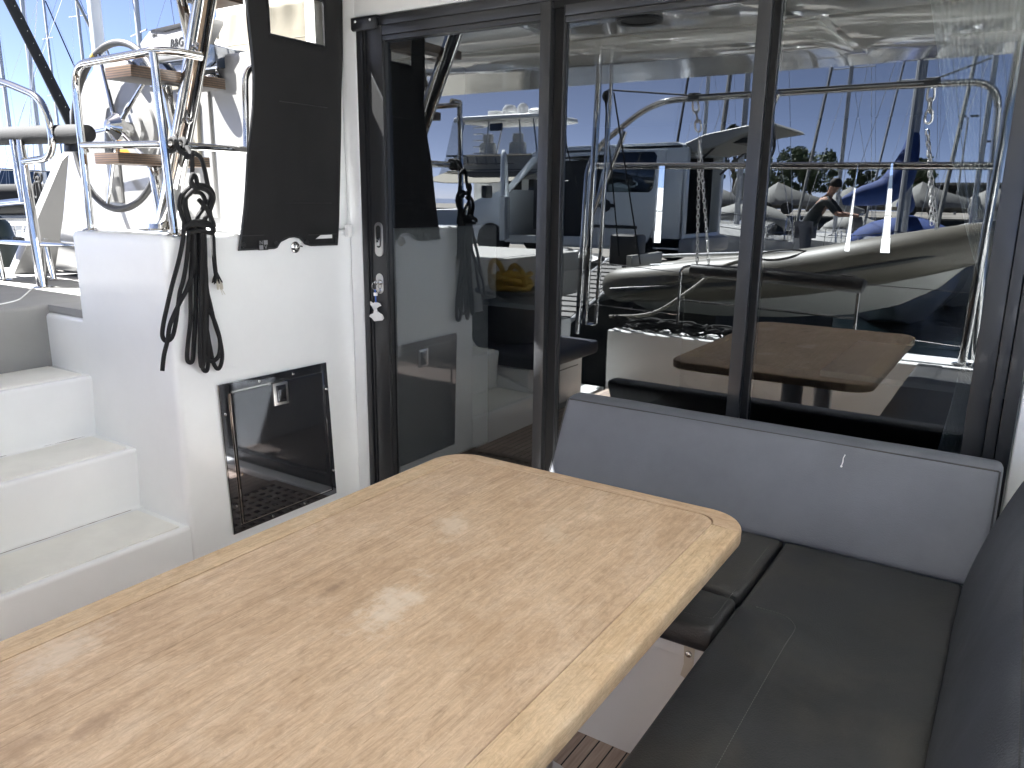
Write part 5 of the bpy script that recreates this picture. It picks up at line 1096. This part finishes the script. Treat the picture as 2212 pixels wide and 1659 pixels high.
# beyond the side deck (seen directly on the left)
put('C', -10.2, 2.8, 100, 'sailing boat with pale blue hull moored alongside beyond the side deck', 1.0)
put('B', -24, 8.8, 60, 'white sailing boat with slim mast far off at the left edge', .95)
put('A', -27, 14, 75, 'white sailing boat with blue cover far off behind the helm', 1.0)
put('B', -34, 16, 100, 'white sailing boat behind the others in the left distance', 1.0)
put('A', -40, 15.5, 80, 'small distant sailing boat with blue cover on the left', .9)
put('B', -48, 25, 85, 'tiny distant sailing boat right of the left hand group', .9)
put('B', -20.5, 12.3, 95, 'white sailing boat with a thin white mast behind the flybridge steps', .9)
put('C', -60, 28, 90, 'most distant sailing boat in the left background', 1.1)
m_ = MB(); m_.tube([(.62, .0, 3.75), (.72, .04, 3.3), (.85, .16, 2.85), (1.0, .40, 2.55), (1.15, .85, 2.42), (1.2, 1.25, 2.30)], [.10, .20, .30, .30, .22, .08], 14, smooth=4)
o_ = m_.build('mast_cover', 'canvas_blue'); o_.parent = protoA
# neighbour's raked dark stay and nearest masts
ms = thing('furled_stay', (-9, 2.0, 1.0), 'dark canvas wrapped stay of the neighbouring boat slanting across the sky', 'furled sail')
MB().tube([(-9, 1.05, 4.9), (-9, 1.70, 3.36), (-9, 2.14, 2.33), (-9, 2.35, 1.75)], .055, 14).build('furled_sail', 'canvas_grey', ms)
m_ = MB()
for i in range(26):
    y0_ = 1.05+i*.05; z0_ = 4.9-(i*.05)*2.37; m_.tube([(-9+.06*math.cos(a+i), y0_+.02*a/6, z0_-.05*a/6+.055*math.sin(a+i)*.3) for a in [k_*.7 for k_ in range(9)]], .004, 4)
m_.build('lashing', 'rope_white', ms)
fd = thing('fender', (-5.8, -.05, .9), 'large dark green fender hanging outside the deck edge at the far left', 'fender')
m_ = MB(); m_.lathe([(.0, -1.1), (.05, -1.1), (.13, -1.0), (.165, -.85), (.165, .62), (.13, .78), (.05, .86), (.03, .92), (0, .92)], (-5.95, -.10, .48), res=28); m_.build('body', 'fender_green', fd)
MB().tube([(-5.95, -.10, 1.38), (-5.6, -.15, 1.6)], .008, 6).build('line', 'rope_white', fd)
hr = MB(); hr.tube([(-5.656, .10, 1.555), (-5.62, .1, 1.60), (-5.56, .1, 1.585), (-5.58, .1, 1.54), (-5.66, .1, 1.53), (-5.675, .1, 1.45), (-5.64, .1, 1.44), (-5.635, .1, 1.55), (-5.60, .1, 1.56), (-5.585, .1, 1.45), (-5.57, .1, 1.32), (-5.568, .1, 1.30)], .009, 7, smooth=5)
hr.lathe([(0, -.03), (.016, -.02), (.02, 0), (.012, .02), (0, .025)], (-5.568, .1, 1.295), res=10)
tag(hr.build('short_rope', 'rope_black'), 'short knotted black rope tied over the outer rail on the left', 'rope')
MB_ = MB(); MB_.box((-120, 40, -.8), (-60, 90, .6)); struct(MB_.build('far_shore', 'concrete'))
hills = MB(); n_ = 70; top = []
for i in range(n_+1):
    a = R(20)+R(150)*i/n_; rr_ = 900; h_ = 12+26*max(0, mnoise.noise(Vector((i*.13, 3, 0)))+.35)
    top.append((rr_*math.cos(a), rr_*math.sin(a), h_))
hills.add([(x, y, -2) for x, y, z in top]+top+[(x*1.3, y*1.3, -2) for x, y, z in top], [(i, i+1, n_+2+i, n_+1+i) for i in range(n_)]+[(n_+1+i, n_+2+i, 2*n_+3+i, 2*n_+2+i) for i in range(n_)])
mat('hill', (.10, .13, .17), .95, var=.2, vs=.02); struct(hills.build('hills', 'hill'))

# ---------------- far quay: covered boats on trailers, trees, lamps
for i, (x, y, s_) in enumerate(((-16.0, -44, 1.0), (-12.0, -44.5, 1.15), (-8.2, -45, 1.0), (-4.5, -44, 1.1), (-1.5, -46, .95), (-20.5, -46, 1))):
    lab = ['boat under a pale tarpaulin on a trailer left of the trees', 'largest boat under a grey tarpaulin on a trailer below the trees', 'boat under a tarpaulin in the middle of the far quay', 'boat under a tarpaulin right of the middle of the far quay', 'boat under a tarpaulin at the right end of the far quay', 'boat under a tarpaulin at the left end of the far quay'][i]
    t = thing('trailer_boat', (x, y, .8), lab, 'covered boat', 'covered boats on trailers on the far quay')
    rg = []
    for u, w_, h_ in ((-1.7*s_, .4, .75), (-1.4*s_, .8, 1.1), (-.5*s_, .85, 1.55+.25*(i % 2)), (.4*s_, .8, 1.35), (1.4*s_, .5, 1.0), (2.0*s_, .1, .85)): rg.append([(x+u, y-w_, 1.3), (x+u, y-w_*.8, 1.0+h_*.5), (x+u, y, .8+h_), (x+u, y+w_*.8, 1.0+h_*.5), (x+u, y+w_, 1.3), (x+u, y, 1.1)])
    MB().loft(rg).build('tarpaulin', 'tarp', t)
    for dx in (-.9, .3): m_ = MB(); m_.lathe([(.1, -.1), (.34, -.1), (.36, 0), (.34, .1), (.1, .1)], (x+dx, y+1.0, 1.14), (0, 1, 0), 14); m_.build('wheel', 'tyre', t)
def tree(x, y, h, w_, label, seed, m='leaf', z0=.8):
    rnd = random.Random(seed); t = thing('tree', (x, y, z0), label, 'tree', 'trees on the far quay')
    tr = MB(); tr.tube([(x, y, z0), (x+.1, y, z0+h*.3), (x, y+.1, z0+h*.6)], [.16, .12, .05], 8)
    for k_ in range(7): a = rnd.uniform(0, 6.28); l_ = w_*rnd.uniform(.4, .8); z1 = z0+h*rnd.uniform(.3, .55); tr.tube([(x, y, z1), (x+l_*math.cos(a)*.6, y+l_*math.sin(a)*.6, z1+h*.15), (x+l_*math.cos(a), y+l_*math.sin(a), z1+h*.28)], [.07, .04, .015], 5)
    tr.build('trunk', 'bark', t)
    c = MB(); cl = []
    for k_ in range(46):
        a = rnd.uniform(0, 6.28); rr2 = w_*math.sqrt(rnd.random()); zz2 = z0+h*(.36+.58*rnd.random()); rr2 *= math.sqrt(max(.1, 1-((zz2-z0-h*.62)/(h*.42))**2)); cl.append((x+rr2*math.cos(a), y+rr2*math.sin(a), zz2, rnd.uniform(.25, .55)*w_*.45))
    for cx, cy, cz, cr in cl:
        for j in range(110):
            v = Vector((rnd.gauss(0, 1), rnd.gauss(0, 1), rnd.gauss(0, .8))).normalized()*cr*rnd.uniform(.5, 1.05); p = Vector((cx, cy, cz))+v
            n1 = Vector((rnd.gauss(0, 1), rnd.gauss(0, 1), rnd.gauss(0, 1))).normalized(); n2 = n1.orthogonal().normalized(); n3 = n1.cross(n2); s2 = rnd.uniform(.07, .15)
            c.add([p+n2*s2, p+n3*s2*.6, p-n2*s2, p-n3*s2*.6], [(0, 1, 2, 3)])
    c.build('crown', m, t, sharp=180)
tree(-16.8, -60, 4.7, 2.6, 'bushy green tree above the covered boats, leftmost of the dense ones', 3)
tree(-14.6, -61, 4.5, 2.2, 'bushy green tree above the covered boats, second of the dense ones', 4)
tree(-7.6, -60, 3.7, 1.9, 'small bushy green tree right of the blue sail cover', 5)
tree(-19.6, -58, 6.6, .9, 'tall thin open tree beside the van tailgate', 6, 'leaf_b')
tree(-11.3, -63, 3.6, 1.5, 'low bushy tree in the middle of the far quay', 8)
for i, (x, h_) in enumerate(((-4.4, 6.2), (-2.6, 4.6))):
    t = thing('street_lamp', (x, -58, .8), ('taller' if i == 0 else 'shorter')+' street lamp on the far quay at the right', 'street lamp', 'street lamps on the far quay')
    MB().tube([(x, -58, .8), (x, -58, .8+h_)], [.07, .05], 8).build('pole', 'mast_grey', t); m_ = MB(); m_.box((x-.6, -58.1, .8+h_), (x-.1, -57.9, .92+h_), bev=.02); m_.box((x+.1, -58.1, .8+h_), (x+.6, -57.9, .92+h_), bev=.02); m_.build('lamp_head', 'plastic_black', t)
t = thing('warehouse', (-3, -74, .8), 'long low grey building at the back of the far quay', 'building')
m_ = MB(); m_.box((-9, -78, .8), (6, -72, 3.0)); m_.build('wall', 'canvas_grey', t); m_ = MB(); m_.box((-9.3, -78.3, 3.0), (6.3, -71.7, 3.2)); m_.build('roof', 'tarp', t)

# ---------------- people
def person(name_label, root, joints, edges, rad, cloth):
    """joints: name -> (x,y,z) relative to root; body is one skinned mesh, hair and clothes are children"""
    t = thing('person', root, name_label, 'person')
    def skin(nm, js, es, rd, m, sub=2):
        idx = {j: i for i, j in enumerate(js)}; me = bpy.data.meshes.new(nm)
        me.from_pydata([Vector(joints[j])+Vector(root) for j in js], [(idx[a], idx[b_]) for a, b_ in es], [])
        o = bpy.data.objects.new(nm, me); SC.collection.objects.link(o); me.materials.append(MT[m])
        o.modifiers.new('skin', 'SKIN'); sk = me.skin_vertices[0].data if me.skin_vertices else None
        if sk is None:
            b = bmesh.new(); b.from_mesh(me); b.verts.layers.skin.verify(); b.to_mesh(me); b.free(); sk = me.skin_vertices[0].data
        for j in js: sk[idx[j]].radius = (rd[j], rd[j])
        sk[0].use_root = True
        s2 = o.modifiers.new('sub', 'SUBSURF'); s2.levels = sub; s2.render_levels = sub
        attach(o, t); return o
    skin('body', list(joints), edges, rad, 'skin')
    for nm, js, es, grow, m in cloth: skin(nm, js, es, {j: rad[j]*grow for j in js}, m)
    h = Vector(joints['head'])+Vector(root); hb = MB(); hb.lathe([(0, .115), (.06, .10), (.098, .05), (.104, 0), (.09, -.045)], h+Vector((0, -.01, .02)), (0, 0, 1), 18); hb.build('hair', 'hair', t)
    return t
def std(lean_=0, arm=.0, turn=1):
    J = {'pelvis': (0, 0, .95), 'waist': (lean_*.3, 0, 1.10), 'chest': (lean_*.7, 0, 1.32), 'neck': (lean_*1.0, 0, 1.50), 'head': (lean_*1.25, 0, 1.66), 'top': (lean_*1.3, 0, 1.76)}
    for s_, y in (('l', .18), ('r', -.18)):
        J.update({'sh'+s_: (lean_*.9, y, 1.43), 'el'+s_: (lean_*.9+arm*.25*turn, y*1.25, 1.18), 'wr'+s_: (lean_*.9+arm*.5*turn, y*1.1, 1.18-.18*(1-arm)), 'ha'+s_: (lean_*.9+arm*.58*turn, y*1.05, 1.17-.25*(1-arm)), 'hip'+s_: (0, y*.5, .92), 'kn'+s_: (.02, y*.55, .50), 'an'+s_: (0, y*.6, .09), 'to'+s_: (.12*turn, y*.62, .04)})
    E_ = [('pelvis', 'waist'), ('waist', 'chest'), ('chest', 'neck'), ('neck', 'head'), ('head', 'top')]
    for s_ in 'lr': E_ += [('chest', 'sh'+s_), ('sh'+s_, 'el'+s_), ('el'+s_, 'wr'+s_), ('wr'+s_, 'ha'+s_), ('pelvis', 'hip'+s_), ('hip'+s_, 'kn'+s_), ('kn'+s_, 'an'+s_), ('an'+s_, 'to'+s_)]
    r = {'pelvis': .14, 'waist': .125, 'chest': .14, 'neck': .055, 'head': .095, 'top': .06}
    for s_ in 'lr': r.update({'sh'+s_: .06, 'el'+s_: .042, 'wr'+s_: .03, 'ha'+s_: .035, 'hip'+s_: .09, 'kn'+s_: .06, 'an'+s_: .042, 'to'+s_: .035})
    cl = [('shirt', ['chest', 'waist', 'pelvis', 'shl', 'ell', 'shr', 'elr'], [('chest', 'waist'), ('waist', 'pelvis'), ('chest', 'shl'), ('shl', 'ell'), ('chest', 'shr'), ('shr', 'elr')], 1.16, 'shirt_dark'),
          ('trousers', ['pelvis', 'hipl', 'knl', 'hipr', 'knr'], [('pelvis', 'hipl'), ('hipl', 'knl'), ('pelvis', 'hipr'), ('hipr', 'knr')], 1.14, 'shorts')]
    return J, E_, r, cl
J, E_, r_, cl_ = std(.34, .9, 1)
person('man in a dark shirt bending forward to work on a boat behind the quay', (-3.35, -12.0, .10), J, E_, r_, cl_)
J, E_, r_, cl_ = std(.05, .2, 1); person('person in dark clothes standing on the quay in front of the van', (-11.3, -10.2, .0), J, E_, r_, cl_)
